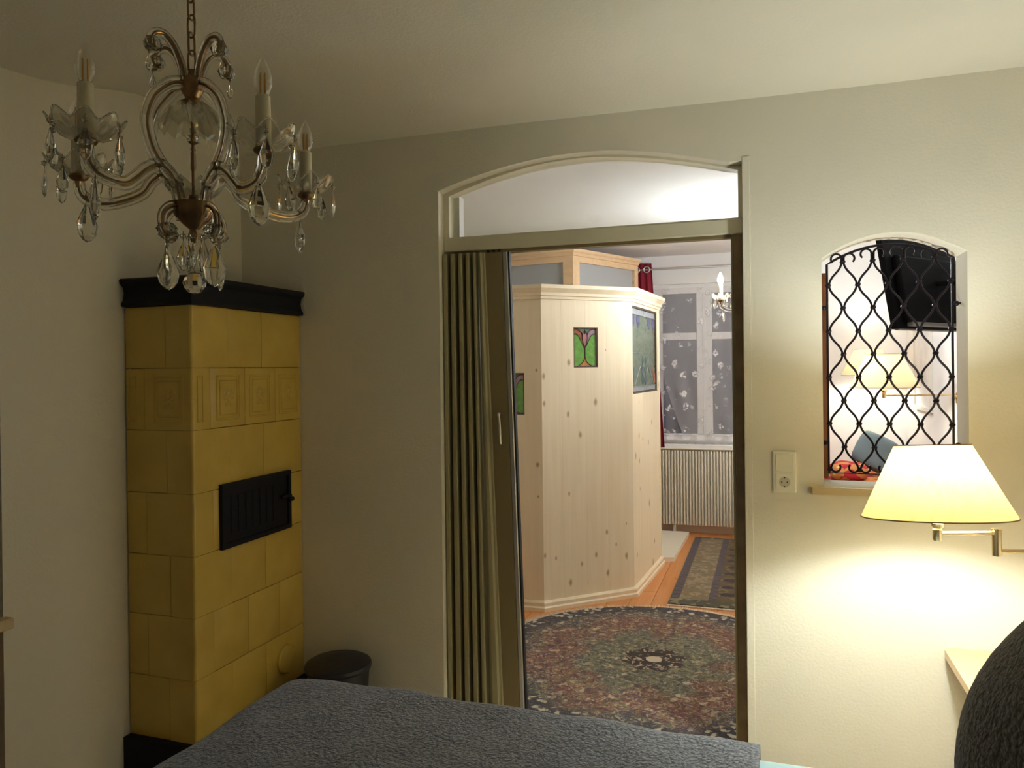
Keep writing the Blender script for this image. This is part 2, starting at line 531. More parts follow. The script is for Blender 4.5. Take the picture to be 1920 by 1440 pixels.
def add_lathe(bm, prof, n=24, c=(0, 0, 0), mod=None, cap=True):
    rings = []
    for r, z in prof:
        if r < 1e-6:
            rings.append([bm.verts.new((c[0], c[1], c[2] + z))])
        else:
            ring = []
            for k in range(n):
                a = 2 * PI * k / n
                rr, zz = (r, z) if mod is None else mod(r, z, a)
                ring.append(bm.verts.new((c[0] + rr * math.cos(a), c[1] + rr * math.sin(a), c[2] + zz)))
            rings.append(ring)
    for a, b in zip(rings, rings[1:]):
        for k in range(n):
            k2 = (k + 1) % n
            if len(a) == 1 and len(b) == 1: continue
            if len(a) == 1: bm.faces.new((a[0], b[k2], b[k]))
            elif len(b) == 1: bm.faces.new((a[k], a[k2], b[0]))
            else: bm.faces.new((a[k], a[k2], b[k2], b[k]))
    if cap:
        if len(rings[0]) > 1: bm.faces.new(rings[0][::-1])
        if len(rings[-1]) > 1: bm.faces.new(rings[-1])
    return bm
def lathe(prof, n=24, c=(0, 0, 0), mod=None, cap=True):
    return add_lathe(nb(), prof, n, c, mod, cap)
def add_prism(bm, loops, fn, d0, d1):
    """loops: list of 2-D outlines (first outer, rest holes); fn(a, b, d) -> xyz"""
    tris = tessellate_polygon([[Vector((a, b, 0)) for a, b in lp] for lp in loops])
    flat = [p for lp in loops for p in lp]
    v0 = [bm.verts.new(fn(a, b, d0)) for a, b in flat]
    v1 = [bm.verts.new(fn(a, b, d1)) for a, b in flat]
    if len(loops) == 1:
        bm.faces.new(v0[::-1])
        bm.faces.new(v1)
    else:
        for t in tris:
            bm.faces.new([v0[i] for i in t][::-1])
            bm.faces.new([v1[i] for i in t])
    k = 0
    for lp in loops:
        n = len(lp)
        for i in range(n):
            a, b = k + i, k + (i + 1) % n
            bm.faces.new((v0[a], v0[b], v1[b], v1[a]))
        k += n
    return bm
XZ = lambda a, b, d: (a, d, b)        # outline in x-z, depth in y
XY = lambda a, b, d: (a, b, d)
YZ = lambda a, b, d: (d, a, b)
def prism(loops, fn, d0, d1):
    if isinstance(loops[0][0], (int, float)):
        loops = [loops]
    return add_prism(nb(), loops, fn, d0, d1)
def curve_pts(pts, n=8, closed=False):
    """Catmull-Rom"""
    P = [Vector(p) for p in pts]
    out = []
    N = len(P)
    for i in range(N if closed else N - 1):
        p0 = P[(i - 1) % N] if closed or i > 0 else P[0] * 2 - P[1]
        p1, p2 = P[i], P[(i + 1) % N]
        p3 = P[(i + 2) % N] if closed or i + 2 < N else P[-1] * 2 - P[-2]
        for k in range(n):
            t = k / n
            out.append(.5 * ((2 * p1) + (p2 - p0) * t + (2 * p0 - 5 * p1 + 4 * p2 - p3) * t * t + (3 * p1 - p0 - 3 * p2 + p3) * t ** 3))
    if not closed:
        out.append(P[-1])
    return out
def copy_tree(o, parent=None):
    c = o.copy()
    COL.objects.link(c)
    c.parent = parent
    WL[c.name] = WL[o.name]
    for ch in list(o.children):
        copy_tree(ch, c)
    return c
def extrude_profile(path, prof, fn=None):
    """sweep a profile [(out, z)] along a 2-D path with mitred corners; out is to the right of the direction of travel"""
    bm = nb()
    P = [Vector((p[0], p[1])) for p in path]
    rings = []
    for i, p in enumerate(P):
        ds = []
        if i > 0: ds.append((P[i] - P[i - 1]).normalized())
        if i < len(P) - 1: ds.append((P[i + 1] - P[i]).normalized())
        ns = [Vector((d.y, -d.x)) for d in ds]
        nn = ns[0] if len(ns) == 1 else (ns[0] + ns[1]).normalized()
        k = 1.0 if len(ns) == 1 else 1.0 / max(.3, nn.dot(ns[0]))
        rings.append([bm.verts.new((p.x + nn.x * o * k, p.y + nn.y * o * k, z)) for o, z in prof])
    m = len(prof)
    for a, b in zip(rings, rings[1:]):
        for k in range(m):
            bm.faces.new((a[k], a[(k + 1) % m], b[(k + 1) % m], b[k]))
    bm.faces.new(rings[0][::-1])
    bm.faces.new(rings[-1])
    return bm

# ------------------------------------------------------------------ the setting
LW, RW = -2.33, 1.05           # bedroom side walls
YB = -1.15                     # wall behind the camera
YM, YM2 = 3.0, 3.17            # middle wall, front and back
YF = 7.05                      # far wall of the next room
LW2, RW2 = -2.60, 1.10
H = 2.5

tag(obj('floor', box((LW2 - .2, YB - .2, -.14), (RW2 + .2, YF + .2, -.016)), 'floorwood'), 'orange pine plank floor running through both rooms', 'floor', None, 'structure')
floor = bpy.data.objects['floor']
pw = .135
u = LW2
k = 0
while u < RW2 - .01:
    u1 = min(u + pw, RW2)
    joints = [YM2 - .16, 4.4 + (k * 1.37) % 1.9, YF]
    y0 = joints[0]
    for y1 in joints[1:]:
        obj('floorboard', box((u + .0012, y0 + .001, -.016), (u1 - .0012, y1 - .001, 0.0), .0015), 'floorwood', floor)
        y0 = y1
    u = u1
    k += 1
obj('added_carpet', box((LW, YB, -.016), (RW, YM2 - .162, 0)), plain('beige carpet', (.44, .38, .28), .95, nscale=180, nstr=.3), floor)  # unseen covering, added to change the tint of light bounced off the floor

def ceil_z(x, y):
    z = H
    b = math.exp(-((x - LW) / .75) ** 2)
    z += b * (.10 * math.exp(-((y - 2.45) / .33) ** 2) - .02 * math.exp(-((y - 1.6) / .5) ** 2))
    z += .006 * math.sin(2.1 * x + .7) * math.sin(1.7 * y)
    return z
def ceiling(name, x0, x1, y0, y1, mat, nx=34, ny=40, fn=ceil_z):
    bm = nb()
    g = [[bm.verts.new((x0 + (x1 - x0) * i / nx, y0 + (y1 - y0) * j / ny, fn(x0 + (x1 - x0) * i / nx, y0 + (y1 - y0) * j / ny))) for j in range(ny + 1)] for i in range(nx + 1)]
    for i in range(nx):
        for j in range(ny):
            bm.faces.new((g[i][j], g[i + 1][j], g[i + 1][j + 1], g[i][j + 1]))
    t = [bm.verts.new(p) for p in ((x0, y0, 2.78), (x1, y0, 2.78), (x1, y1, 2.78), (x0, y1, 2.78))]
    bm.faces.new(t)
    bm.faces.new([t[0], t[1]] + [g[i][0] for i in range(nx, -1, -1)])
    bm.faces.new([t[3], t[2]] + [g[i][ny] for i in range(nx, -1, -1)])
    bm.faces.new([t[0], t[3]] + [g[0][j] for j in range(ny, -1, -1)])
    bm.faces.new([t[1], t[2]] + [g[nx][j] for j in range(ny, -1, -1)])
    return obj(name, bm, mat, smooth=.7)
tag(ceiling('ceiling', LW, RW, YB, YM, 'ceil'), 'uneven plastered ceiling of the dim bedroom', 'ceiling', None, 'structure')
tag(ceiling('ceiling_far', LW2, RW2, YM2, YF, 'plaster_far', 4, 4, lambda x, y: H), 'white ceiling of the brightly lit next room', 'ceiling', None, 'structure')

# middle wall with the doorway and the small arched hatch
DL, DR = -1.324, -.083
arch = [(-1.324, 2.257), (-1.25, 2.281), (-1.17, 2.302), (-1.086, 2.321), (-1.0, 2.337), (-.92, 2.349), (-.846, 2.356), (-.77, 2.360), (-.69, 2.361), (-.617, 2.359), (-.55, 2.353),
        (-.47, 2.342), (-.398, 2.330), (-.32, 2.314), (-.24, 2.295), (-.17, 2.277), (-.128, 2.266), (-.128, 2.268), (-.083, 2.268)]
WXL, WXR, WZB = .192, .659, 1.055
hatch_arch = [(.192, 1.884), (.225, 1.907), (.264, 1.928), (.308, 1.946), (.352, 1.958), (.395, 1.964), (.438, 1.965), (.48, 1.961), (.522, 1.952), (.565, 1.936), (.605, 1.916), (.635, 1.901), (.659, 1.886)]
outer = [(LW - .12, -.14), (DL, -.14)] + arch + [(DR, -.14), (RW2 + .1, -.14), (RW2 + .1, 2.78), (LW - .12, 2.78)]
hole = [(WXL, WZB)] + hatch_arch + [(WXR, WZB)]
wm = nb()
add_prism(wm, [outer, hole], XZ, YM, YM2)
wall_mid = tag(obj('wall_middle', wm, 'plaster'), 'cream plaster wall with arched doorway and small arched hatch', 'wall', None, 'structure')

# left wall with window niche
WY0, WY1, WZ0, WZ1 = .45, 1.803, .72, 2.10
wl = nb()
add_prism(wl, [[(YB - .1, -.14), (YM + .1, -.14), (YM + .1, 2.78), (YB - .1, 2.78)], [(WY0, .12), (WY1, .12), (WY1, WZ1), (WY0, WZ1)]], YZ, LW - .30, LW)
tag(obj('wall_left', wl, 'plaster'), 'cream plaster wall beside the tiled stove with window niche', 'wall', None, 'structure')
tag(obj('wall_right', box((RW, YB - .1, -.14), (RW + .04, YM, 2.78)), 'plaster'), 'cream plaster wall at the head of the bed', 'wall', None, 'structure')
tag(obj('wall_near', box((LW, YB - .1, -.14), (RW, YB, 2.78)), 'plaster'), 'cream plaster wall at the back of the bedroom', 'wall', None, 'structure')
# bedroom window in the niche
win = thing('window_1', (LW - .3, 1.1, WZ0), 'white framed bedroom window in the deep niche of the left wall', 'window', None, 'structure')
fr = nb()
add_prism(fr, [[(WY0, WZ0), (WY1, WZ0), (WY1, WZ1), (WY0, WZ1)], [(WY0 + .07, WZ0 + .07), (WY1 - .07, WZ0 + .07), (WY1 - .07, WZ1 - .07), (WY0 + .07, WZ1 - .07)]], YZ, LW - .27, LW - .21)
add_box(fr, (LW - .265, 1.09, WZ0 + .06), (LW - .215, 1.16, WZ1 - .06))
obj('window_frame', fr, 'white_paint', win)
for a, b in ((WY0 + .07, 1.09), (1.16, WY1 - .07)):
    obj('pane', box((LW - .245, a, WZ0 + .07), (LW - .24, b, WZ1 - .07)), 'night', win)
tag(obj('trim_1', box((LW - .3, WY0 - .01, .685), (LW + .035, WY1 + .012, WZ0), .004), 'sillwood'), 'wooden window sill board projecting from the left wall', 'sill', None, 'structure')
tag(obj('wall_niche', box((LW - .3, WY0, .12), (LW - .16, WY1, .685)), 'redwood'), 'dark panel under the bedroom window sill', 'wall panel', None, 'structure')
tag(obj('night_backing', box((LW - .36, WY0 - .2, 0), (LW - .30, WY1 + .2, 2.3)), 'night'), 'dark backing standing for the night outside the bedroom window', 'wall', None, 'structure')  # dark backing behind the panes that stands for the night, no real wall

# next room walls
tag(obj('wall_far_left', box((LW2 - .1, YM2, -.14), (LW2, YF, 2.78)), 'plaster_far'), 'white wall behind the pine cabin', 'wall', None, 'structure')
tag(obj('wall_far_right', box((RW2, YM2, -.14), (RW2 + .1, YF, 2.78)), 'plaster_far'), 'white wall carrying the two brass wall lamps', 'wall', None, 'structure')
FWX0, FWX1, FWZ0, FWZ1 = -.98, .02, .80, 2.24
wf = nb()
add_prism(wf, [[(LW2 - .1, -.14), (RW2 + .1, -.14), (RW2 + .1, 2.78), (LW2 - .1, 2.78)], [(FWX0, FWZ0), (FWX1, FWZ0), (FWX1, FWZ1), (FWX0, FWZ1)]], XZ, YF, YF + .22)
tag(obj('wall_far', wf, 'plaster_far'), 'white wall with curtained window at the end of the next room', 'wall', None, 'structure')
# window of the next room
fw = thing('window_2', (-.48, YF + .04, FWZ0), 'white casement window behind lace at the end of the next room', 'window', None, 'structure')
fb = nb()
add_prism(fb, [[(FWX0, FWZ0), (FWX1, FWZ0), (FWX1, FWZ1), (FWX0, FWZ1)], [(FWX0 + .075, FWZ0 + .085), (FWX1 - .075, FWZ0 + .085), (FWX1 - .075, FWZ1 - .085), (FWX0 + .075, FWZ1 - .085)]], XZ, YF + .02, YF + .09)
obj('window_frame', fb, 'white_paint', fw)
mxl = -.60; mxr = -.465
obj('mullion', box((mxl, YF + .012, FWZ0 + .08), (mxr, YF + .088, FWZ1 - .08), .006), 'white_paint', fw)
obj('astragal', box((-.545, YF, FWZ0 + .08), (-.52, YF + .012, FWZ1 - .08), .003), 'white_paint', fw)
for a, b in ((FWX0 + .075, mxl), (mxr, FWX1 - .075)):
    obj('glazing_bar', box((a, YF + .02, 1.735), (b, YF + .085, 1.80), .005), 'white_paint', fw)
    obj('pane', box((a, YF + .055, FWZ0 + .085), (b, YF + .06, 1.735)), 'night', fw)
    obj('pane', box((a, YF + .055, 1.80), (b, YF + .06, FWZ1 - .085)), 'night', fw)
tag(obj('trim_2', box((FWX0 - .06, YF - .10, FWZ0 - .04), (FWX1 + .06, YF + .02, FWZ0), .006), 'white_paint'), 'white window sill above the ribbed radiator', 'sill', None, 'structure')
tag(obj('trim_3', prism([[(FWX0 - .09, FWZ0), (FWX0, FWZ0), (FWX0, FWZ1), (FWX1, FWZ1), (FWX1, FWZ0), (FWX1 + .09, FWZ0), (FWX1 + .09, FWZ1 + .09), (FWX0 - .09, FWZ1 + .09)]], XZ, YF - .018, YF), 'white_paint'), 'white casing round the window of the next room', 'trim', None, 'structure')

# doorway casing: recessed frame with arched transom light
door = thing('door_1', (-.7, 3.09, 0), 'cream arched door frame with transom light over the folding door', 'door frame', None, 'structure')
YD0, YD1 = 3.058, 3.12
inner = [(-1.299, 2.245), (-1.21, 2.274), (-1.12, 2.300), (-1.025, 2.322), (-.94, 2.338), (-.86, 2.348), (-.783, 2.353), (-.705, 2.354), (-.629, 2.351), (-.55, 2.342), (-.48, 2.333), (-.407, 2.321), (-.33, 2.306), (-.26, 2.291), (-.193, 2.274), (-.14, 2.260), (-.099, 2.248)]
outer_a = [(-1.323, 2.256)] + [(x, z + .0055) for x, z in arch[1:-3]] + [(-.128, 2.266), (-.0835, 2.266)]
# arch rail as one crescent
obj('arch_rail', prism([outer_a + [(-.0835, 2.24), (-.099, 2.24)] + inner[::-1] + [(-1.299, 2.23), (-1.323, 2.23)]], XZ, YD0, YD1), 'paint', door)
obj('door_post', box((-1.323, YD0, 2.062), (-1.299, YD1, 2.231)), 'paint', door)
obj('door_post', box((-.099, YD0, 2.064), (-.0835, YD1, 2.241)), 'paint', door)
br = nb()
add_box(br, (-1.323, YD0 - .004, 2.005), (-.0835, YD1, 2.062), .003)
add_box(br, (-1.323, YD0 + .006, 2.045), (-.0835, YD1 + .02, 2.068), .002)
obj('transom_rail', br, 'paint', door)
obj('guide_track', box((-1.30, YD0 + .012, 1.992), (-.128, YD1 - .012, 2.006)), 'vinyl_dark', door)
obj('transom_pane', prism([[(x, z + .003) for x, z in inner] + [(-.099, 2.064), (-1.299, 2.064)]], XZ, 3.098, 3.102), 'pane', door)
obj('rear_stop', box((-1.323, YD1, 0), (-1.276, YM2, 2.256)), 'white_paint', door)
obj('strike_post', box((-.118, YD0, 0), (-.0835, YD1, 2.004), .003), 'jamb', door)
obj('strike_lip', box((-.128, YD0 + .02, 0), (-.118, YD1 - .01, 2.004), .002), 'vinyl', door)
tag(obj('trim_4', box((-.0815, YM - .0025, 0), (-.055, YM, 2.282), .001), 'plaster'), 'narrow plaster strip beside the doorway', 'trim', None, 'structure')
tag(obj('trim_5', prism([[(.146, YM), (.146, YM - .022), (.152, YM - .03), (.70, YM - .03), (.706, YM - .022), (.706, YM)]], XY, 1.028, 1.054), 'sillwood'), 'beige wooden sill under the arched hatch', 'sill', None, 'structure')
tag(obj('trim_6', box((.16, YM2, 1.06), (.222, YM2 + .025, 1.85), .003), 'redwood'), 'red brown wooden strip behind the edge of the hatch', 'trim', None, 'structure')

# ------------------------------------------------------------------ folding accordion door
acc = thing('folding_door', (-1.2, 3.08, 0), 'beige accordion folding door pushed together beside the doorway', 'folding door')
def slat(name, t0, t1, b0, b1, y0, y1, mat, z0=.012, z1=1.992, par=acc, bev=0.0):
    bm = nb()
    vs = [bm.verts.new(p) for p in ((b0, y0, z0), (b1, y0, z0), (b1, y1, z0), (b0, y1, z0), (t0, y0, z1), (t1, y0, z1), (t1, y1, z1), (t0, y1, z1))]
    for f in ((0, 3, 2, 1), (4, 5, 6, 7), (0, 1, 5, 4), (1, 2, 6, 5), (2, 3, 7, 6), (3, 0, 4, 7)):
        bm.faces.new([vs[i] for i in f])
    if bev:
        bmesh.ops.bevel(bm, geom=[e for e in bm.edges if abs(e.verts[0].co.z - e.verts[1].co.z) > 1], offset=bev, segments=3, affect='EDGES')
    return obj(name, bm, mat, par, smooth=.6)
tops = [(-1.320, -1.300), (-1.286, -1.266), (-1.250, -1.231), (-1.216, -1.199), (-1.184, -1.170)]
bots = [(-1.320, -1.299), (-1.282, -1.258), (-1.242, -1.219), (-1.202, -1.179), (-1.163, -1.142)]
for (a, b), (c, d) in zip(tops, bots):
    slat('pleat', a, b, c, d, 3.03, 3.098, 'vinyl', bev=.005)
for (a, b), (c, d), (e, f_), (g, h) in zip(tops, tops[1:], bots, bots[1:]):
    slat('hinge_web', b - .004, c + .004, f_ - .004, g + .004, 3.090, 3.096, 'shaded_web')
slat('hinge_web', -1.178, -1.160, -1.144, -1.122, 3.090, 3.096, 'shaded_web')
slat('pleat', -1.164, -1.136, -1.128, -1.075, 3.032, 3.090, 'vinyl', bev=.014)
last = slat('end_panel', -1.142, -1.062, -1.082, -1.005, 3.062, 3.092, 'vinyl_dark')
edge = slat('edge_strip', -1.060, -1.038, -1.003, -.984, 3.066, 3.098, 'steel', bev=.004)
slat('seal_strip', -1.038, -1.031, -.984, -.977, 3.070, 3.094, 'rubber', par=acc)
hz0, hz1, hx = 1.18, 1.305, -1.062
hb = nb()
add_tube(hb, curve_pts([(hx - .012, 3.064, hz1), (hx - .012, 3.035, hz1 + .002), (hx - .008, 3.026, hz1 - .012), (hx - .006, 3.028, (hz0 + hz1) / 2), (hx - .004, 3.028, hz0)], 6), [.006] * 25, 10)
obj('handle', hb, 'steel', acc, smooth=.6)
for x in (-1.125, -1.10, -1.075):
    obj('roller', tube([(x, 3.07, 1.994), (x, 3.07, 2.0035)], .006, 8), 'rubber', acc)

# ------------------------------------------------------------------ tiled stove
SX0, SX1, SY0 = -2.326, -2.015, 2.304
ST = thing('tiled_stove', (-2.17, 2.65, 0), 'tall ochre tiled stove with black crown and black fire door in the corner', 'stove')
obj('core', box((SX0 + .012, SY0 + .016, .10), (SX1 - .016, YM - .002, 1.745)), 'grout', ST)
pl = nb()
add_prism(pl, [[(SX0 - .002, YM - .002), (SX0 - .002, SY0 - .03), (SX1 + .02, SY0 - .03), (SX1 + .03, SY0 - .02), (SX1 + .03, YM - .002)]], XY, 0, .118)
obj('plinth', pl, 'castiron', ST)
rows = [(1.514, 1.748), (1.281, 1.514), (1.045, 1.281), (.812, 1.045), (.584, .812), (.352, .584), (.118, .352)]
g = .0007
def flat_tile(name, face, a, b, z0, z1, par=ST, mat='tile', depth=.022):
    if face == 'front':
        bm = box((a + g, SY0, z0 + g), (b - g, SY0 + depth, z1 - g), .0035, 2)
    else:
        bm = box((SX1 - depth, a + g, z0 + g), (SX1, b - g, z1 - g), .0035, 2)
    return obj(name, bm, mat, par, smooth=.5)
def corner_tile(uL, yB, z0, z1):
    r = .012
    arc = [(SX1 - r + r * math.sin(t), SY0 + r - r * math.cos(t)) for t in [PI / 2 * i / 6 for i in range(7)]]
    out = [(uL + g, SY0)] + arc + [(SX1, yB - g), (SX1 - .022, yB - g), (SX1 - .022, SY0 + .022), (uL + g, SY0 + .022)]
    bm = prism([out], XY, z0 + g, z1 - g)
    return obj('corner_tile', bm, 'tile', ST, smooth=.5)
fj = [-2.134, -2.235, -2.134, -2.232, -2.123, -2.232, -2.134]
rj = [[2.506, 2.717], [2.400, 2.606, 2.807], [2.512, 2.723], [2.408, 2.610, 2.852], [2.513, 2.726], [2.409, 2.612, 2.82], [2.512, 2.724]]
for i, (z0, z1) in enumerate(rows):
    flat_tile('tile', 'front', SX0, fj[i], z0, z1)
    ct = corner_tile(fj[i], rj[i][0], z0, z1)
    js = rj[i] + [YM - .002]
    for a, b in zip(js, js[1:]):
        flat_tile('tile', 'side', a, b, z0, z1)
# relief frames and flowers of the picture row
def relief(face, a, b, z0, z1):
    bm = nb()
    wd = .009
    def bar(p, q):
        if face == 'front': add_box(bm, (p[0], SY0 - .003, p[1]), (q[0], SY0 + .004, q[1]), .002)
        else: add_box(bm, (SX1 - .004, p[0], p[1]), (SX1 + .003, q[0], q[1]), .002)
    bar((a, z0), (a + wd, z1)); bar((b - wd, z0), (b, z1)); bar((a + wd, z0), (b - wd, z0 + wd)); bar((a + wd, z1 - wd), (b - wd, z1))
    if b - a > .06:
        in_ = .018
        bar((a + in_, z0 + in_), (a + in_ + .004, z1 - in_)); bar((b - in_ - .004, z0 + in_), (b - in_, z1 - in_))
        bar((a + in_, z1 - in_ - .004), (b - in_, z1 - in_)); bar((a + in_, z0 + in_), (b - in_, z0 + in_ + .004))
    o = obj('relief_frame', bm, 'tile', ST)
    if b - a > .06:
        f = nb()
        cx, cz = (a + b) / 2, (z0 + z1) / 2
        blobs = [(0, .012, .014), (0, -.016, .008)] + [(.022 * math.cos(t), .012 + .02 * math.sin(t), .010) for t in [.3, 1.2, 2.0, 2.9, -.6, -2.5]] + [(-.014, -.028, .009), (.015, -.03, .009)]
        for dx, dz, r in blobs:
            t = bmesh.new()
            bmesh.ops.create_icosphere(t, subdivisions=1, radius=r)
            sc = Matrix.Diagonal((1, .35, 1.1, 1)) if face == 'front' else Matrix.Diagonal((.35, 1, 1.1, 1))
            loc = (cx + dx, SY0 - .001, cz + dz) if face == 'front' else (SX1 + .001, cx + dx, cz + dz)
            join(f, t, Matrix.Translation(loc) @ sc)
        obj('flower_relief', f, 'tile', o, smooth=.9)
relief('front', -2.196, -2.053, 1.310, 1.486)
relief('front', -2.318, -2.275, 1.310, 1.486)
relief('side', 2.330, 2.366, 1.310, 1.486)
relief('side', 2.435, 2.576, 1.310, 1.486)
relief('side', 2.633, 2.775, 1.310, 1.486)
relief('side', 2.832, 2.975, 1.310, 1.486)
crown_prof = [(0, 1.748), (.020, 1.750), (.022, 1.760), (.012, 1.775), (.008, 1.800), (.012, 1.822), (.028, 1.838), (.030, 1.850), (.024, 1.856), (-.05, 1.856), (-.05, 1.748)]
cr = extrude_profile([(SX0, SY0 + .005), (SX1 - .003, SY0 + .005), (SX1 - .003, YM - .002)], crown_prof)
obj('crown', cr, 'castiron', ST, smooth=.6)
obj('crown_top', box((SX0, SY0 + .03, 1.80), (SX1 - .03, YM - .002, 1.853)), 'castiron', ST)
dr = nb()
add_prism(dr, [[(2.442, .808), (2.893, .808), (2.893, 1.061), (2.442, 1.061)], [(2.462, .828), (2.873, .828), (2.873, 1.041), (2.462, 1.041)]], YZ, SX1 - .01, SX1 + .016)
fd = obj('fire_door', dr, 'castiron', ST)
obj('door_plate', box((SX1 - .01, 2.462, .828), (SX1 + .008, 2.873, 1.041)), 'castiron', fd)
for i in range(7):
    obj('vent_slot', box((SX1 + .008, 2.50 + i * .045, .86), (SX1 + .0105, 2.53 + i * .045, 1.01), .001), 'castiron', fd)
lt = nb()
add_box(lt, (SX1 + .008, 2.82, .945), (SX1 + .026, 2.885, .957), .002)
add_box(lt, (SX1 + .012, 2.872, .925), (SX1 + .026, 2.905, .943), .004)
obj('latch', lt, 'castiron', fd)
cap = lathe([(0, 0), (.062, 0), (.062, .012), (.056, .018), (.03, .022), (0, .023)], 28)
bmesh.ops.transform(cap, matrix=Matrix.Translation((SX1 - .002, 2.855, .238)) @ Matrix.Rotation(PI / 2, 4, 'Y'), verts=cap.verts[:])
tag(obj('cleanout_cap', cap, 'tile', ST, smooth=.5), 'round ochre cleanout cap')

# bin beside the stove
bn = thing('waste_bin', (-1.735, 2.83, 0), 'dark grey round lidded bin between stove and bed', 'bin')
obj('body', lathe([(0, 0), (.105, 0), (.115, .01), (.130, .235), (.128, .24), (0, .24)], 32, (-1.735, 2.83, 0)), 'bin', bn, smooth=.6)
obj('lid', lathe([(0, .24), (.138, .24), (.141, .25), (.137, .262), (.12, .272), (.04, .279), (0, .28)], 32, (-1.735, 2.83, 0)), 'bin', bn, smooth=.6)

# ------------------------------------------------------------------ switch and socket
sw = thing('switch_socket_plate', (.057, YM, 1.03), 'cream double plate with rocker switch above a round socket', 'switch')
sx0, sx1, sz0, sz1 = .016, .098, 1.027, 1.180
obj('cover_frame', box((sx0, YM - .010, sz0), (sx1, YM - .0002, sz1), .004, 2), 'plastic_white', sw)
obj('rocker', box((sx0 + .011, YM - .0145, sz1 - .072), (sx1 - .011, YM - .008, sz1 - .011), .0015), 'plastic_white', sw)
so = nb()
cxs, czs = (sx0 + sx1) / 2, sz0 + .040
circ = [(cxs + .0195 * math.cos(2 * PI * i / 28), czs + .0195 * math.sin(2 * PI * i / 28)) for i in range(28)]
add_prism(so, [[(sx0 + .011, sz0 + .010), (sx1 - .011, sz0 + .010), (sx1 - .011, sz0 + .071), (sx0 + .011, sz0 + .071)], circ], XZ, YM - .0125, YM - .002)
sk = obj('socket_insert', so, 'plastic_white', sw)
obj('socket_well', prism([circ], XZ, YM - .0115, YM - .0102), plain('socket well plastic', (.55, .52, .42), .4), sk)
for dx, dz in ((-.0095, 0), (.0095, 0), (0, -.0165), (0, .0165)):
    obj('contact_hole', tube([(cxs + dx, YM - .0122, czs + dz), (cxs + dx, YM - .0114, czs + dz)], .0026, 10), 'hole', sk)

# ------------------------------------------------------------------ wrought iron grille in the hatch
YG = 3.10
gr = thing('iron_grille', (.425, YG, WZB), 'black wrought iron lattice grille with scrolls in the arched hatch', 'grille')
gx0, dx = .2205, .0510
cx = [gx0 + i * dx for i in range(9)]
def arch_z(x):
    for (a, za), (b, zb) in zip(hatch_arch, hatch_arch[1:]):
        if a <= x <= b:
            return za + (zb - za) * (x - a) / (b - a)
    return 1.886
ftop = [(x, arch_z(x) - .028) for x in [.2165 + (.632 - .2165) * i / 20 for i in range(21)]]
fbar = [(.2165, 1.092)] + ftop + [(.632, 1.092)]
fb2 = nb()
def flatbar(bm, pts, w=.0042, closed=False):
    add_tube(bm, [(x, YG, z) for x, z in pts], w, 6, closed)
flatbar(fb2, fbar, .0046, True)
obj('frame', fb2, 'iron', gr)
PZ = .1725 / 1.0
ze = 1.7945                    # contacts on even columns; odd ones half a period lower
for i in range(8):
    even_left = (i % 2 == 0)
    xm, hw = (cx[i] + cx[i + 1]) / 2, dx / 2 - .0035
    dirE = -1 if even_left else 1      # towards the even column
    xo = cx[i + 1] if even_left else cx[i]
    zt = ze + PZ / 2                   # top contact (odd column)
    zb = ze - 4 * PZ                   # bottom contact (even column)
    pts = []
    n = 72
    for k in range(n + 1):
        z = zt + (zb - zt) * k / n
        s = math.cos(2 * PI * (z - ze) / PZ)
        s = math.copysign(abs(s) ** .9, s)
        pts.append((xm + dirE * hw * s, z))
    # hook at the top, turning away from the odd column and down again
    x0, z0 = pts[0]
    top_lim = arch_z(min(max(x0, .2), .65)) - .036
    r = .0185
    zc = max(z0 + .012, top_lim - r)
    hook = [(x0 + dirE * (r - r * math.cos(a)) * 1.0, zc + r * math.sin(a)) for a in [(-.15 + 4.1 * q / 14) for q in range(15)]]
    if even_left and i == 0:
        hook = [(min(max(x, .224), 9), z) for x, z in hook]
    # hook at the bottom, turning away from the even column and up again
    x1, z1 = pts[-1]
    rb = .0165
    zcb = 1.097 + rb
    hook_b = [(x1 - dirE * (rb - rb * math.cos(a)), zcb - rb * math.sin(a)) for a in [(-.1 + 3.9 * q / 13) for q in range(14)]]
    full = hook[::-1] + pts + hook_b
    bm = nb()
    add_tube(bm, [(x, YG, z) for x, z in full], .0040, 6)
    obj('wavy_bar', bm, 'iron', gr, smooth=.9)
collar = bmesh.new()
bmesh.ops.create_icosphere(collar, subdivisions=1, radius=.0110)
bmesh.ops.transform(collar, matrix=Matrix.Diagonal((1.1, .8, .75, 1)), verts=collar.verts[:])
cme = bpy.data.meshes.new('collar')
collar.to_mesh(cme); collar.free()
cme.materials.append(M['iron'])
for i in range(9):
    for k in range(-1, 10):
        z = ze + PZ / 2 - k * PZ / 2
        is_even = (k % 2 == 1)
        if is_even == (i % 2 == 0) and ze - 4.01 * PZ < z < ze + .51 * PZ:
            o = bpy.data.objects.new('collar', cme)
            COL.objects.link(o)
            o.parent = gr
            o.location = Vector((cx[i], YG, z)) - WL[gr.name]
for x, z in ((.2045, 1.712), (.2045, 1.205), (.646, 1.712), (.646, 1.205)):
    f = nb()
    t = bmesh.new(); bmesh.ops.create_icosphere(t, subdivisions=2, radius=.0095)
    join(f, t, Matrix.Translation((x, YG, z)))
    x2 = .192 if x < .4 else .659
    add_tube(f, [(x2, YG, z), (x, YG, z), (.2165 if x < .4 else .632, YG, z)], .004, 6)
    obj('wall_fixing', f, 'iron', gr, smooth=.9)

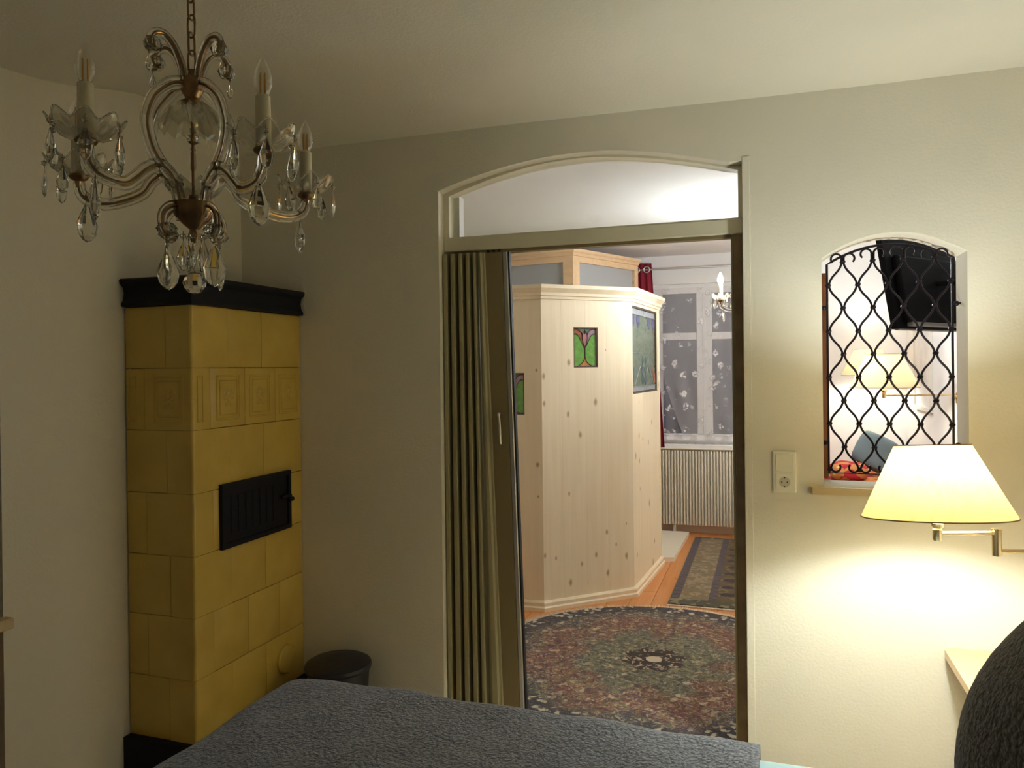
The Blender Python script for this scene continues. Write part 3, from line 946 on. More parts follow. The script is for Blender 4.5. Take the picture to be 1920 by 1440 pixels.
# ------------------------------------------------------------------ swing-arm lamps
def swing_lamp(name, loc, rim_z, arm_pts, wall_pt, wall_dir, label, group, watts, col, tilt=0.0):
    """loc: x, y of the shade axis; arm_pts: joints from the lamp holder to the wall plate"""
    x, y = loc
    L = thing(name, (wall_pt[0], wall_pt[1], wall_pt[2]), label, 'lamp', group)
    rb, rt, h = .200, .100, .206
    tm = Matrix.Translation((x, y, rim_z)) @ Matrix.Rotation(-tilt, 4, Vector((math.cos(YAW), math.sin(YAW), 0))) @ Matrix.Translation((-x, -y, -rim_z))
    def tl(b):
        bmesh.ops.transform(b, matrix=tm, verts=b.verts[:])
        return b
    bm = nb()
    add_lathe(bm, [(rb, 0), (rb - (rb - rt) / 3, h / 3), (rb - 2 * (rb - rt) / 3, 2 * h / 3), (rt, h)], 56, (x, y, rim_z), cap=False)
    sh = obj('lamp_shade', tl(bm), 'shade', L, smooth=3.14)
    for r_, z_ in ((rb, rim_z), (rt, rim_z + h)):
        obj('shade_rim', tl(tube([(x + r_ * math.cos(a), y + r_ * math.sin(a), z_) for a in [2 * PI * i / 56 for i in range(56)]], .0020, 6, True)), 'rim', sh, smooth=3.14)
    sp = nb()
    for q in range(3):
        a = 2 * PI * q / 3 + .4
        add_tube(sp, [(x + .018 * math.cos(a), y + .018 * math.sin(a), rim_z + h * .70), (x + rt * math.cos(a), y + rt * math.sin(a), rim_z + h)], .0018, 5)
    add_tube(sp, [(x + .018 * math.cos(a), y + .018 * math.sin(a), rim_z + h * .70) for a in [2 * PI * i / 16 for i in range(16)]], .0018, 5, True)
    obj('shade_spider', tl(sp), 'brass_new', sh)
    az = arm_pts[0][2]
    obj('lamp_holder', lathe([(0, -.02), (.011, -.02), (.0125, -.016), (.0125, .012), (.010, .014), (.016, .020), (.018, .03), (.014, .038), (.017, .05), (.017, .085), (0, .085)], 20, (x, y, az)), 'brass_new', L, smooth=.6)
    for k, (p, q) in enumerate(zip(arm_pts, arm_pts[1:])):
        obj('arm', tube([p, q], .0062, 10), 'brass_new', L, smooth=.9)
    # vertical joint between upper and lower arm
    if len(arm_pts) == 4:
        a, b = arm_pts[1], arm_pts[2]
        obj('joint', lathe([(0, b[2] - a[2] - .014), (.0125, b[2] - a[2] - .014), (.0125, .008), (.015, .009), (.015, .013), (0, .013)], 20, (a[0], a[1], a[2])), 'brass_new', L, smooth=.6)
    pt = Vector(wall_pt)
    bp = lathe([(0, 0), (.042, 0), (.042, .006), (.034, .014), (.016, .018), (.014, .034), (0, .034)], 28)
    d = Vector(wall_dir)
    bmesh.ops.transform(bp, matrix=Matrix.Translation(pt) @ d.to_track_quat('Z', 'Y').to_matrix().to_4x4(), verts=bp.verts[:])
    obj('wall_plate', bp, 'brass_new', L, smooth=.6)
    # bulb
    bz = rim_z + .108
    obj('bulb', lathe([(0, -.062), (.012, -.060), (.013, -.045), (.022, -.02), (.027, .004), (.024, .022), (.012, .034), (0, .037)], 20, (x, y, bz)), 'bulbglass', L, smooth=3.14)
    ld = bpy.data.lights.new('bulb_light', 'POINT')
    ld.energy = watts
    ld.color = col
    ld.shadow_soft_size = .036
    lo = bpy.data.objects.new('bulb_light', ld)
    COL.objects.link(lo)
    lo.parent = L
    lo.location = Vector((x, y, bz + .004)) - Vector(wall_pt)
    return L
bl_x, bl_y, bl_z = .460, 2.471, 1.056
swing_lamp('swing_arm_lamp', (bl_x, bl_y), bl_z, [(bl_x, bl_y, 1.009), (.622, 2.525, 1.009), (.622, 2.525, .957), (1.02, 2.585, .957)], (RW, 2.585, .957), (-1, 0, 0),
           'lit brass swing-arm lamp with cream cone shade above the bedside table', None, BED_LAMP_W, (.92, 1.0, .97), math.radians(6.5))
swing_lamp('swing_arm_lamp', (.690, 5.25), 1.352, [(.690, 5.25, 1.305), (1.07, 5.25, 1.305)], (RW2, 5.25, 1.29), (-1, 0, 0),
           'lit brass wall lamp with cone shade seen through the grille beside the television', None, ROOM_LAMP_W, (1.0, .96, .88))
swing_lamp('swing_arm_lamp', (.770, 6.72), 1.409, [(.770, 6.72, 1.363), (1.07, 6.72, 1.363)], (RW2, 6.72, 1.35), (-1, 0, 0),
           'lit wall lamp above the daybed, partly hidden behind the other wall lamp shade', None, ROOM_LAMP_W, (1.0, .96, .88))

# ------------------------------------------------------------------ bed
bed = thing('bed', (-.15, 1.0, 0), 'double bed with pale blue mattress sheet below the chandelier', 'bed')
BX0, BX1, BY0, BY1 = -1.315, .98, .02, 1.93
obj('bed_frame', box((BX0 + .05, BY0 + .05, .10), (BX1, BY1 - .05, .34), .01), 'beech', bed)
for x in (BX0 + .1, BX1 - .1):
    for y in (BY0 + .1, BY1 - .12):
        obj('leg', box((x - .035, y - .035, 0), (x + .035, y + .035, .10)), 'beech', bed)
def soft_box(x0, x1, y0, y1, z0, z1, r, seg=6):
    return box((x0, y0, z0), (x1, y1, z1), r, seg)
obj('mattress', soft_box(BX0 + .03, BX1, BY0 + .03, BY1 - .006, .34, .568, .045), 'sheet', bed, smooth=.8)
obj('headboard', box((BX1 + .01, BY0, .1), (RW - .005, BY1, .80), .012), 'beech', bed)
# coverlet: draped shell with rounded corners
def coverlet():
    bm = nb()
    x0, x1, y0, y1 = BX0 - .085, -.025, BY0 - .03, BY1 + .045
    top, rad, drop = .600, .075, .14
    N = 90
    def corner_d(px, py):
        """distance outside of the inset core rectangle"""
        dx_ = max(x0 + rad * 2.2 - px, 0, 0)
        dy_ = max(py - (y1 - rad * 1.6), 0, (y0 + rad * 1.6) - py)
        return dx_, dy_
    nx, ny = 110, 130
    grid = []
    s_len_x = (x1 - x0) + drop
    s_len_y = (y1 - y0) + 2 * drop
    def fold(s, lo, hi, r):
        """arc-length coordinate s outside [lo, hi] bends down"""
        if s < lo + r: 
            t = lo + r - s
            if t < r * PI / 2: 
                a = t / r
                return lo + r - r * math.sin(a), -(r - r * math.cos(a))
            return lo, -r - (t - r * PI / 2)
        if s > hi - r:
            t = s - hi + r
            if t < r * PI / 2:
                a = t / r
                return hi - r + r * math.sin(a), -(r - r * math.cos(a))
            return hi, -r - (t - r * PI / 2)
        return s, 0.0
    for i in range(nx + 1):
        row = []
        sx = x1 - s_len_x * i / nx
        for j in range(ny + 1):
            sy = y0 - drop + s_len_y * j / ny
            X, zx = fold(sx, x0, 99, .11)
            Y, zy = fold(sy, y0, y1, .085)
            # round the plan corner
            if zx < 0 and zy < 0:
                k = min(-zx, -zy, .11) / .11
                ex = .15 * k
                X += ex
                Y += -ex if sy > 1 else ex
            z = top + (zx if zx < zy else zy)
            z += .004 * math.sin(9 * X + 3 * Y) * math.sin(7 * Y - 2 * X) + .003 * math.sin(23 * X - 5) * math.sin(19 * Y)
            z += .012 * math.exp(-((X + 1.0) / .35) ** 2)
            row.append(bm.verts.new((X, Y, z)))
        grid.append(row)
    for i in range(nx):
        for j in range(ny):
            bm.faces.new((grid[i][j + 1], grid[i + 1][j + 1], grid[i + 1][j], grid[i][j]))
    bm.normal_update()
    if grid[10][60].normal.z < 0:
        bmesh.ops.reverse_faces(bm, faces=bm.faces[:])
        bm.normal_update()
    low = {}
    for row in grid:
        for v in row:
            n_ = v.normal
            low[v] = bm.verts.new(v.co - n_ * .010)
    for i in range(nx):
        for j in range(ny):
            bm.faces.new([low[v] for v in (grid[i][j + 1], grid[i + 1][j + 1], grid[i + 1][j], grid[i][j])])
    rim_ = [grid[i][0] for i in range(nx)] + [grid[nx][j] for j in range(ny)] + [grid[i][ny] for i in range(nx, 0, -1)] + [grid[0][j] for j in range(ny, 0, -1)]
    for a, b in zip(rim_, rim_[1:] + rim_[:1]):
        bm.faces.new((a, b, low[b], low[a]))
    return bm
cv = obj('coverlet', coverlet(), 'cover', None, smooth=3.14, loc=(-.65, 1.0, .5))
tag(cv, 'grey blue crinkled coverlet spread over the bed', 'bedspread')
# pillow heap under a dark waffle throw at the head of the bed
def superell(c, r, e, n=40, m=24, noise=.0, cut=-.98):
    bm = nb()
    def sg(v, p): return math.copysign(abs(v) ** p, v)
    rings = []
    for j in range(m + 1):
        ph = -PI / 2 + PI * j / m
        ring = []
        for i in range(n):
            th = 2 * PI * i / n
            x = sg(math.cos(ph), e[1]) * sg(math.cos(th), e[0])
            y = sg(math.cos(ph), e[1]) * sg(math.sin(th), e[0])
            z = sg(math.sin(ph), e[1])
            d = 1 + noise * (math.sin(5 * x + 3 * z) * math.cos(4 * y - 2 * z))
            ring.append(bm.verts.new((c[0] + r[0] * x * d, c[1] + r[1] * y * d, c[2] + r[2] * z * d)))
        rings.append(ring)
    for a, b in zip(rings, rings[1:]):
        for i in range(n):
            bm.faces.new((a[i], a[(i + 1) % n], b[(i + 1) % n], b[i]))
    bmesh.ops.remove_doubles(bm, verts=bm.verts[:], dist=1e-5)
    return bm
pil = superell((0, 0, 0), (.372, .34, .40), (.85, .95), 72, 40, noise=.025)
bmesh.ops.transform(pil, matrix=Matrix.Translation((.650, 1.30, .83)), verts=pil.verts[:])
for v in pil.verts:
    if v.co.z < .572: v.co.z = .572
    if v.co.x > .978: v.co.x = .978
tag(obj('pillow', pil, 'throw', None, smooth=3.14, loc=(.66, 1.33, .572)), 'dark waffle cloth pillow standing upright at the head of the bed', 'pillow')

# bedside table
nt = thing('bedside_table', (.8, 2.79, 0), 'light beech bedside table with rounded top under the swing-arm lamp', 'table')
def rrect(x0, x1, y0, y1, r, n=6):
    out = []
    for cx_, cy_, a0 in ((x1 - r, y1 - r, 0), (x0 + r, y1 - r, PI / 2), (x0 + r, y0 + r, PI), (x1 - r, y0 + r, 3 * PI / 2)):
        for i in range(n + 1):
            a = a0 + PI / 2 * i / n
            out.append((cx_ + r * math.cos(a), cy_ + r * math.sin(a)))
    return out
top = prism([rrect(.572, 1.045, 2.565, 2.995, .025)], XY, .482, .509)
bmesh.ops.bevel(top, geom=[e for e in top.edges if abs(e.verts[0].co.z - e.verts[1].co.z) < 1e-5], offset=.005, segments=2, affect='EDGES')
obj('table_top', top, 'beech', nt, smooth=.6)
obj('apron', prism([rrect(.70, 1.02, 2.66, 2.97, .03)], XY, .41, .482), 'beech', nt, smooth=.6)
obj('bracket', prism([[(.598, .482), (.66, .482), (.68, .34), (.625, .40), (.598, .455)]], XZ, 2.60, 2.635), 'beech', nt)
obj('pedestal', lathe([(0, 0), (.15, 0), (.15, .02), (.05, .04), (.035, .1), (.035, .38), (.07, .42), (0, .42)], 24, (.85, 2.79, 0)), 'beech', nt, smooth=.6)

# ------------------------------------------------------------------ chandelier
def almond(L, W, T, n=8):
    """faceted pear drop hanging down from z = 0"""
    bm = nb()
    prof = [(0, 0), (.18, -.12), (.42, -.34), (.62, -.55), (.5, -.8), (.26, -.94), (0, -1)]
    prof = [(r * 1.0 / .62 * .5, z) for r, z in prof]
    add_lathe(bm, prof, n)
    bmesh.ops.transform(bm, matrix=Matrix.Diagonal((W, T, L, 1)), verts=bm.verts[:])
    return bm
def mesh_of(name, bm, mat, smooth=None):
    bmesh.ops.recalc_face_normals(bm, faces=bm.faces[:])
    me = bpy.data.meshes.new(name)
    bm.to_mesh(me); bm.free()
    me.materials.append(M[mat])
    if smooth is not None:
        for p in me.polygons: p.use_smooth = True
        if smooth < 3.1: me.set_sharp_from_angle(angle=smooth)
    return me
ME = {
    'drop': mesh_of('drop', almond(.058, .026, .012), 'crystal'),
    'big_drop': mesh_of('big_drop', almond(.082, .044, .018, 10), 'crystal'),
    'small_drop': mesh_of('small_drop', almond(.034, .016, .009), 'crystal'),
    'bead': mesh_of('bead', (lambda b: (bmesh.ops.create_icosphere(b, subdivisions=1, radius=.0062), b)[1])(bmesh.new()), 'crystal'),
}
def inst(name, key, parent, loc, rz=0.0):
    o = bpy.data.objects.new(name, ME[key])
    COL.objects.link(o)
    o.parent = parent
    o.location = loc
    o.rotation_euler = (0, 0, rz)
    return o
CZ0 = 1.652       # height of the crystal ball's underside
def chandelier(arms, loc, label, bulb_mat, ceil):
    """everything in local coordinates around the stem; z given as world height"""
    root = thing('chandelier', (0, 0, 0), label, 'chandelier')
    def hang(parent, x, y, z, kind='drop', rz=0.0, bead=True):
        if bead:
            d = inst('crystal_drop', kind, parent, (x, y, z - .018), rz)
            inst('bead', 'bead', d, (0, 0, .010))
            lk = nb()
            add_tube(lk, [(0, 0, .0), (0, 0, .020)], .0008, 5)
            o = obj('wire', lk, 'brass', None)
            o.parent = d
        else:
            d = inst('crystal_drop', kind, parent, (x, y, z), rz)
        return d
    # chain and canopy
    z = 2.088
    k = 0
    while z < ceil - .045:
        pts = []
        for q in range(16):
            a = 2 * PI * q / 16
            px, pz = .0085 * math.cos(a), .0125 * math.copysign(1, math.sin(a)) * (1 if abs(math.sin(a)) > .01 else 0) + .0095 * math.sin(a)
            pts.append((px, 0, z + .020 + pz) if k % 2 == 0 else (0, px, z + .020 + pz))
        obj('chain_link', tube(pts, .0022, 6, True), 'brass', root, smooth=3.14)
        z += .0345
        k += 1
    obj('ceiling_rose', lathe([(0, ceil - .05), (.012, ceil - .048), (.04, ceil - .03), (.055, ceil - .008), (.056, ceil), (0, ceil)], 24), 'brass', root, smooth=.6)
    # stem
    obj('top_knob', lathe([(0, 2.02), (.012, 2.022), (.016, 2.03), (.013, 2.036), (.021, 2.05), (.024, 2.062), (.020, 2.074), (.008, 2.082), (.006, 2.092), (0, 2.094)], 20), 'brass', root, smooth=.6)
    def flute(amp, nf):
        return lambda r, z, a: (r * (1 + amp * math.cos(nf * a)), z + (amp * .12) * math.cos(nf * a) * r / .06)
    obj('glass_bell', lathe([(.010, 2.030), (.022, 2.026), (.040, 2.010), (.056, 1.988), (.062, 1.974), (.060, 1.974), (.053, 1.986), (.037, 2.006), (.020, 2.021), (.010, 2.024)], 48, (0, 0, 0), flute(.06, 12), False), 'glass_arm', root, smooth=1.0)
    obj('stem', tube([(0, 0, 1.80), (0, 0, 2.03)], .0032, 8), 'brass', root, smooth=.9)
    for zz, r in ((1.956, .0135), (1.972, .008), (1.936, .006)):
        b = bmesh.new(); bmesh.ops.create_icosphere(b, subdivisions=1, radius=r)
        bmesh.ops.transform(b, matrix=Matrix.Translation((0, 0, zz)), verts=b.verts[:])
        obj('stem_crystal', b, 'crystal', root)
    obj('stem_sleeve', lathe([(.0045, 1.895), (.0055, 1.90), (.0055, 1.925), (.0045, 1.93)], 12), 'crystal', root, smooth=.6)
    obj('hub', lathe([(0, 1.752), (.006, 1.755), (.010, 1.770), (.008, 1.778), (.022, 1.790), (.036, 1.806), (.041, 1.822), (.040, 1.830), (.030, 1.826), (.010, 1.828), (.008, 1.846), (0, 1.848)], 24), 'brass', root, smooth=.6)
    obj('glass_dish', lathe([(.012, 1.838), (.030, 1.842), (.050, 1.858), (.056, 1.866), (.053, 1.866), (.046, 1.858), (.028, 1.847), (.012, 1.843)], 40, (0, 0, 0), flute(.07, 10), False), 'glass_arm', root, smooth=1.0)
    # bottom cluster and ball
    for q in range(5):
        a = 2 * PI * q / 5 + .3
        hang(root, .020 * math.cos(a), .020 * math.sin(a), 1.772, 'drop', a, True)
    ball = lathe([(0, CZ0), (.012, CZ0 + .004), (.0195, CZ0 + .013), (.0225, CZ0 + .0225), (.0195, CZ0 + .032), (.012, CZ0 + .041), (0, CZ0 + .045)], 12)
    bb = obj('crystal_ball', ball, 'crystal', root)
    obj('wire', tube([(0, 0, CZ0 + .044), (0, 0, 1.755)], .0009, 5), 'brass', bb)
    inst('crystal_drop', 'small_drop', root, (-.008, -.012, 1.738))
    # cage, crest, arms
    for i, (ax, ay) in enumerate(arms):
        R = math.hypot(ax, ay)
        a = math.atan2(ay, ax)
        ca, sa = math.cos(a), math.sin(a)
        P = lambda r, z: (r * ca, r * sa, z)
        def ribbon(name, rz, br=.0038, gr_=.0098):
            c2 = [(v.x, v.y) for v in curve_pts([(r, z, 0) for r, z in rz], 7)]
            o = obj(name, tube([P(r, z) for r, z in c2], br, 6), 'brass', root, smooth=.9)
            for sd in (-1, 1):
                off = []
                for k_, (r, z) in enumerate(c2):
                    r0, z0_ = c2[max(0, k_ - 1)]; r1, z1_ = c2[min(len(c2) - 1, k_ + 1)]
                    tl_ = math.hypot(r1 - r0, z1_ - z0_) or 1
                    off.append(P(r - sd * (z1_ - z0_) / tl_ * gr_ * .75, z + sd * (r1 - r0) / tl_ * gr_ * .75))
                obj('glass_rod', tube(off, gr_ * .58, 8), 'crystal', o, smooth=.9)
            return o
        # cage bow from knob to hub
        ribbon('cage_bow', [(.018, 2.062), (.045, 2.052), (.078, 2.022), (.094, 1.985), (.096, 1.955), (.084, 1.918), (.062, 1.888), (.040, 1.868), (.030, 1.862)])
        # crest scroll above the knob
        ribbon('crest_scroll', [(.018, 2.066), (.022, 2.092), (.036, 2.122), (.056, 2.140), (.076, 2.138), (.086, 2.122), (.080, 2.108)], .004, .007)
        tip = lathe([(0, -.004), (.012, -.002), (.018, .010), (.012, .022), (0, .026)], 8, P(.082, 2.104))
        obj('crest_rosette', tip, 'crystal', root)
        hang(root, *P(.090, 2.112), 'small_drop', a)
        # candle arm
        ribbon('candle_arm', [(.026, 1.800), (.032, 1.836), (.044, 1.872), (.068, 1.890), (.094, 1.880), (.120, 1.856), (R * .68, 1.842), (R * .86, 1.846), (R * .97, 1.864), (R, 1.892)])
        # lower scroll
        ribbon('lower_scroll', [(.030, 1.822), (.052, 1.816), (.066, 1.800), (.066, 1.778), (.054, 1.764), (.044, 1.770)], .004, .0072)
        obj('scroll_rosette', lathe([(0, -.014), (.013, -.010), (.020, 0), (.013, .010), (0, .013)], 8, P(.058, 1.772)), 'crystal', root)
        hang(root, *P(.060, 1.762), 'big_drop', a + .9)
        zc = 1.900
        obj('cup', lathe([(0, zc - .022), (.005, zc - .020), (.007, zc - .008), (.016, zc - .003), (.019, zc + .002), (.017, zc + .006), (0, zc + .006)], 18, (ax, ay, 0)), 'brass', root, smooth=.6)
        bo = obj('bobeche', lathe([(.014, zc + .006), (.030, zc + .008), (.047, zc + .018), (.060, zc + .034), (.057, zc + .036), (.044, zc + .022), (.028, zc + .012), (.014, zc + .010)], 48, (ax, ay, 0), flute(.07, 8), False), 'glass_arm', root, smooth=1.0)
        rimp = []
        for q in range(64):
            t_ = 2 * PI * q / 64
            rr_ = .0590 * (1 + .07 * math.cos(8 * t_))
            rimp.append((ax + rr_ * math.cos(t_), ay + rr_ * math.sin(t_), zc + .0355 + .07 * .12 * math.cos(8 * t_)))
        obj('rim_bead', tube(rimp, .0019, 6, True), 'crystal', bo, smooth=3.14)
        for q in range(6):
            b = a + 2 * PI * q / 6 + .4 * i
            hang(bo, ax + .060 * math.cos(b), ay + .060 * math.sin(b), zc + .030, 'drop', b + PI / 2)
        hang(root, ax * .93, ay * .93, zc - .034, 'big_drop', a + 1.2)
        cn = obj('candle', lathe([(0, zc + .006), (.0135, zc + .006), (.0138, zc + .05), (.0132, zc + .100), (.010, zc + .103), (0, zc + .103)], 18, (ax, ay, 0)), 'candle', root, smooth=.6)
        zb = zc + .103
        bu = obj('bulb', lathe([(.008, zb), (.011, zb + .003), (.0165, zb + .018), (.0172, zb + .028), (.0135, zb + .045), (.007, zb + .060), (.0018, zb + .070), (0, zb + .071)], 20, (ax, ay, 0), cap=False), bulb_mat, root, smooth=3.14)
        if bulb_mat == 'bulbglass':
            for q in range(4):
                b = PI / 2 * q
                fx, fy = ax + .0055 * math.cos(b), ay + .0055 * math.sin(b)
                obj('filament', tube([(fx, fy, zb + .004), (fx, fy, zb + .040)], .0014, 6), 'filament', bu)
    root.location = loc
    return root
# offsets of the candle arms from the stem, seen from above
psi = YAW
def cam2w(X, D): return (X * math.cos(psi) - D * math.sin(psi), X * math.sin(psi) + D * math.cos(psi))
arms = [cam2w(*p) for p in ((-.112, -.176), (.172, -.104), (-.262, .066), (.152, .258))]
chandelier(arms, (-1.064, 1.228, 0), 'unlit crystal chandelier with brass arms and candle bulbs hanging over the bed', 'bulbglass', 2.497)
arms2 = [(.235 * math.cos(t), .235 * math.sin(t)) for t in [PI + .15 + PI / 2 * i for i in range(4)]]
chandelier(arms2, (-.035, 4.93, .0), 'lit crystal chandelier in the next room seen past the door post', 'lit_bulb', 2.5)

# ------------------------------------------------------------------ pine cabin in the next room
A, Bc, Cc = Vector((-1.318, 4.525)), Vector((-.835, 4.977)), Vector((-.772, 5.85))
LFT = Vector((-2.58, 4.49))
BK = Vector((-2.58, 5.52))
cab = thing('pine_cabin', (-1.6, 5.1, 0), 'pale knotty pine cabin with chamfered corner and stained glass panels', 'cabin')
def face_boards(p, q, z0, z1, widths, holes=(), th=.022, name='board', mat='pine'):
    d = (q - p); Ln = d.length; d.normalize()
    nrm = Vector((d.y, -d.x))
    s = 0.0
    ws = [w_ * Ln / sum(widths) for w_ in widths]
    for w_ in ws:
        segs = [(z0, z1)]
        bm_list = [(s, s + w_, z0, z1)]
        for hs0, hs1, hz0, hz1 in holes:
            nxt = []
            for a, b, c, e in bm_list:
                if hs1 <= a or hs0 >= b:
                    nxt.append((a, b, c, e)); continue
                if hs0 > a: nxt.append((a, hs0, c, e))
                if hs1 < b: nxt.append((hs1, b, c, e))
                aa, bb_ = max(a, hs0), min(b, hs1)
                nxt.append((aa, bb_, c, hz0)); nxt.append((aa, bb_, hz1, e))
            bm_list = nxt
        bm = nb()
        for a, b, c, e in bm_list:
            g0 = .00025 if abs(a - s) < 1e-6 else 0
            g1 = .00025 if abs(b - s - w_) < 1e-6 else 0
            t = box((a + g0, -th, c), (b - g1, 0, e))
            mx = Matrix(((d.x, -nrm.x, 0, p.x), (d.y, -nrm.y, 0, p.y), (0, 0, 1, 0), (0, 0, 0, 1)))
            # local y negative = inside the cabin
            join(bm, t, Matrix(((d.x, nrm.x, 0, p.x), (d.y, nrm.y, 0, p.y), (0, 0, 1, 0), (0, 0, 0, 1))))
        obj(name, bm, mat, cab)
        s += w_
L1 = (A - LFT).length
hole_left = (L1 - .27, L1 - .112, 1.208, 1.468)
hole_ch = (.228, .405, 1.497, 1.752)
hole_rt = (.020, .79, 1.318, 1.902)
face_boards(LFT, A, 0, 1.93, [.21, .2, .19, .21, .22, .23], [hole_left])
face_boards(A, Bc, 0, 1.93, [.14, .17, .16, .19], [hole_ch])
face_boards(Bc, Cc, 0, 1.93, [.3, .3, .27], [hole_rt])
face_boards(Cc, BK, 0, 1.93, [.3] * 6)
obj('cabin_lid', prism([[tuple(LFT + Vector((0, .03))), tuple(A + Vector((-.01, .03))), tuple(Bc + Vector((-.03, .015))), tuple(Cc + Vector((-.03, -.04))), tuple(BK + Vector((0, -.03)))]], XY, 1.90, 1.925), 'pine', cab)
path = [tuple(LFT), tuple(A), tuple(Bc), tuple(Cc)]
cprof = [(0, 1.922), (.010, 1.924), (.012, 1.940), (.020, 1.944), (.022, 1.962), (.034, 1.976), (.046, 1.988), (.048, 2.010), (-.04, 2.010), (-.04, 1.922)]
obj('cornice', extrude_profile(path, cprof), wood('pine moulding', (.83, .73, .53), (.77, .655, .45), (.30, .17, .07), 0, knot_amt=.5), cab, smooth=.5)
bprof = [(0, 0), (.026, 0), (.026, .022), (.018, .030), (.018, .050), (.010, .060), (0, .062)]
obj('skirting', extrude_profile(path, bprof), 'pine', cab, smooth=.5)
# stained glass: pieces in panel coordinates (s along the face, z up)
def face_fn(p, q):
    d = (q - p).normalized()
    nrm = Vector((d.y, -d.x))
    return lambda s, z, dep: (p.x + d.x * s + nrm.x * dep, p.y + d.y * s + nrm.y * dep, z)
def arcpts(pts, n=6):
    return [tuple(v[:2]) for v in curve_pts([(a, b, 0) for a, b in pts], n)]
def tulip_panel(p, q, hole, label):
    fn = face_fn(p, q)
    s0, s1, z0, z1 = hole
    W, Hh = s1 - s0, z1 - z0
    T = lambda x, y: (s0 + x * W, z0 + y * Hh)
    pn = obj('stained_panel', nb(), None, cab)
    bpy.data.objects.remove(pn)
    fr = nb()
    e = .045
    add_prism(fr, [[T(0, 0), T(1, 0), T(1, 1), T(0, 1)], [T(e, e * .7), T(1 - e, e * .7), T(1 - e, 1 - e * .7), T(e, 1 - e * .7)]], fn, -.020, -.004)
    fo = tag(obj('stained_panel', fr, 'lead', cab), label)
    def piece(name, outline, mat, dep=-.012):
        obj(name, prism([[T(*o) for o in outline]], fn, dep - .003, dep), mat, fo)
    m = e
    gl = arcpts([(m, .83), (.22, .80), (.36, .64), (.44, .53), (.485, .49), (.485, .26), (.42, .14), (.28, .06), (.18, .035)])
    piece('green_glass', gl + [(m, .035)], 'sg_green')
    piece('green_glass', [(1 - x, y) for x, y in gl] + [(1 - m, .035)], 'sg_green')
    base = arcpts([(.20, .035), (.34, .09), (.44, .16), (.50, .26), (.56, .16), (.66, .09), (.80, .035)])
    piece('amber_glass', base, 'sg_amber')
    tul = arcpts([(.50, .53), (.42, .66), (.40, .78), (.46, .88), (.50, .82), (.54, .88), (.60, .78), (.58, .66)]) 
    piece('tulip_glass', tul, 'sg_pink', -.011)
    pl_ = arcpts([(m, .85), (.20, .83), (.34, .68), (.46, .54)]) + arcpts([(.43, .68), (.38, .80), (.30, .90), (.16, .945)])
    piece('petal_glass', pl_ + [(m, .945)], 'sg_rust', -.0125)
    piece('petal_glass', [(1 - x, y) for x, y in pl_] + [(1 - m, .945)], 'sg_lilac', -.0125)
    lf = arcpts([(.20, .965), (.33, .91), (.41, .84), (.47, .90), (.50, .965)])
    piece('leaf_glass', lf, 'sg_sea', -.0115)
    piece('leaf_glass', [(1 - x, y) for x, y in lf], 'sg_sea', -.0115)
    piece('backing', [(m, .03), (1 - m, .03), (1 - m, .97), (m, .97)], 'lead', -.017)
    lead = nb()
    def came(pts):
        add_tube(lead, [fn(*T(x, y), -.010) for x, y in pts], .0021, 5)
    came(gl); came([(1 - x, y) for x, y in gl]); came(base)
    came(arcpts([(.485, .49), (.42, .64), (.40, .78), (.46, .90)])); came(arcpts([(.515, .49), (.58, .64), (.60, .78), (.54, .90)]))
    came([(.5, .26), (.5, .53)])
    came(arcpts([(.16, .95), (.32, .90), (.42, .83)])); came(arcpts([(.84, .95), (.68, .90), (.58, .83)]))
    obj('lead_came', lead, 'lead', fo)
tulip_panel(LFT, A, hole_left, 'green and rust tulip glass in the shaded face')
tulip_panel(A, Bc, hole_ch, 'small green tulip glass with pink bloom')
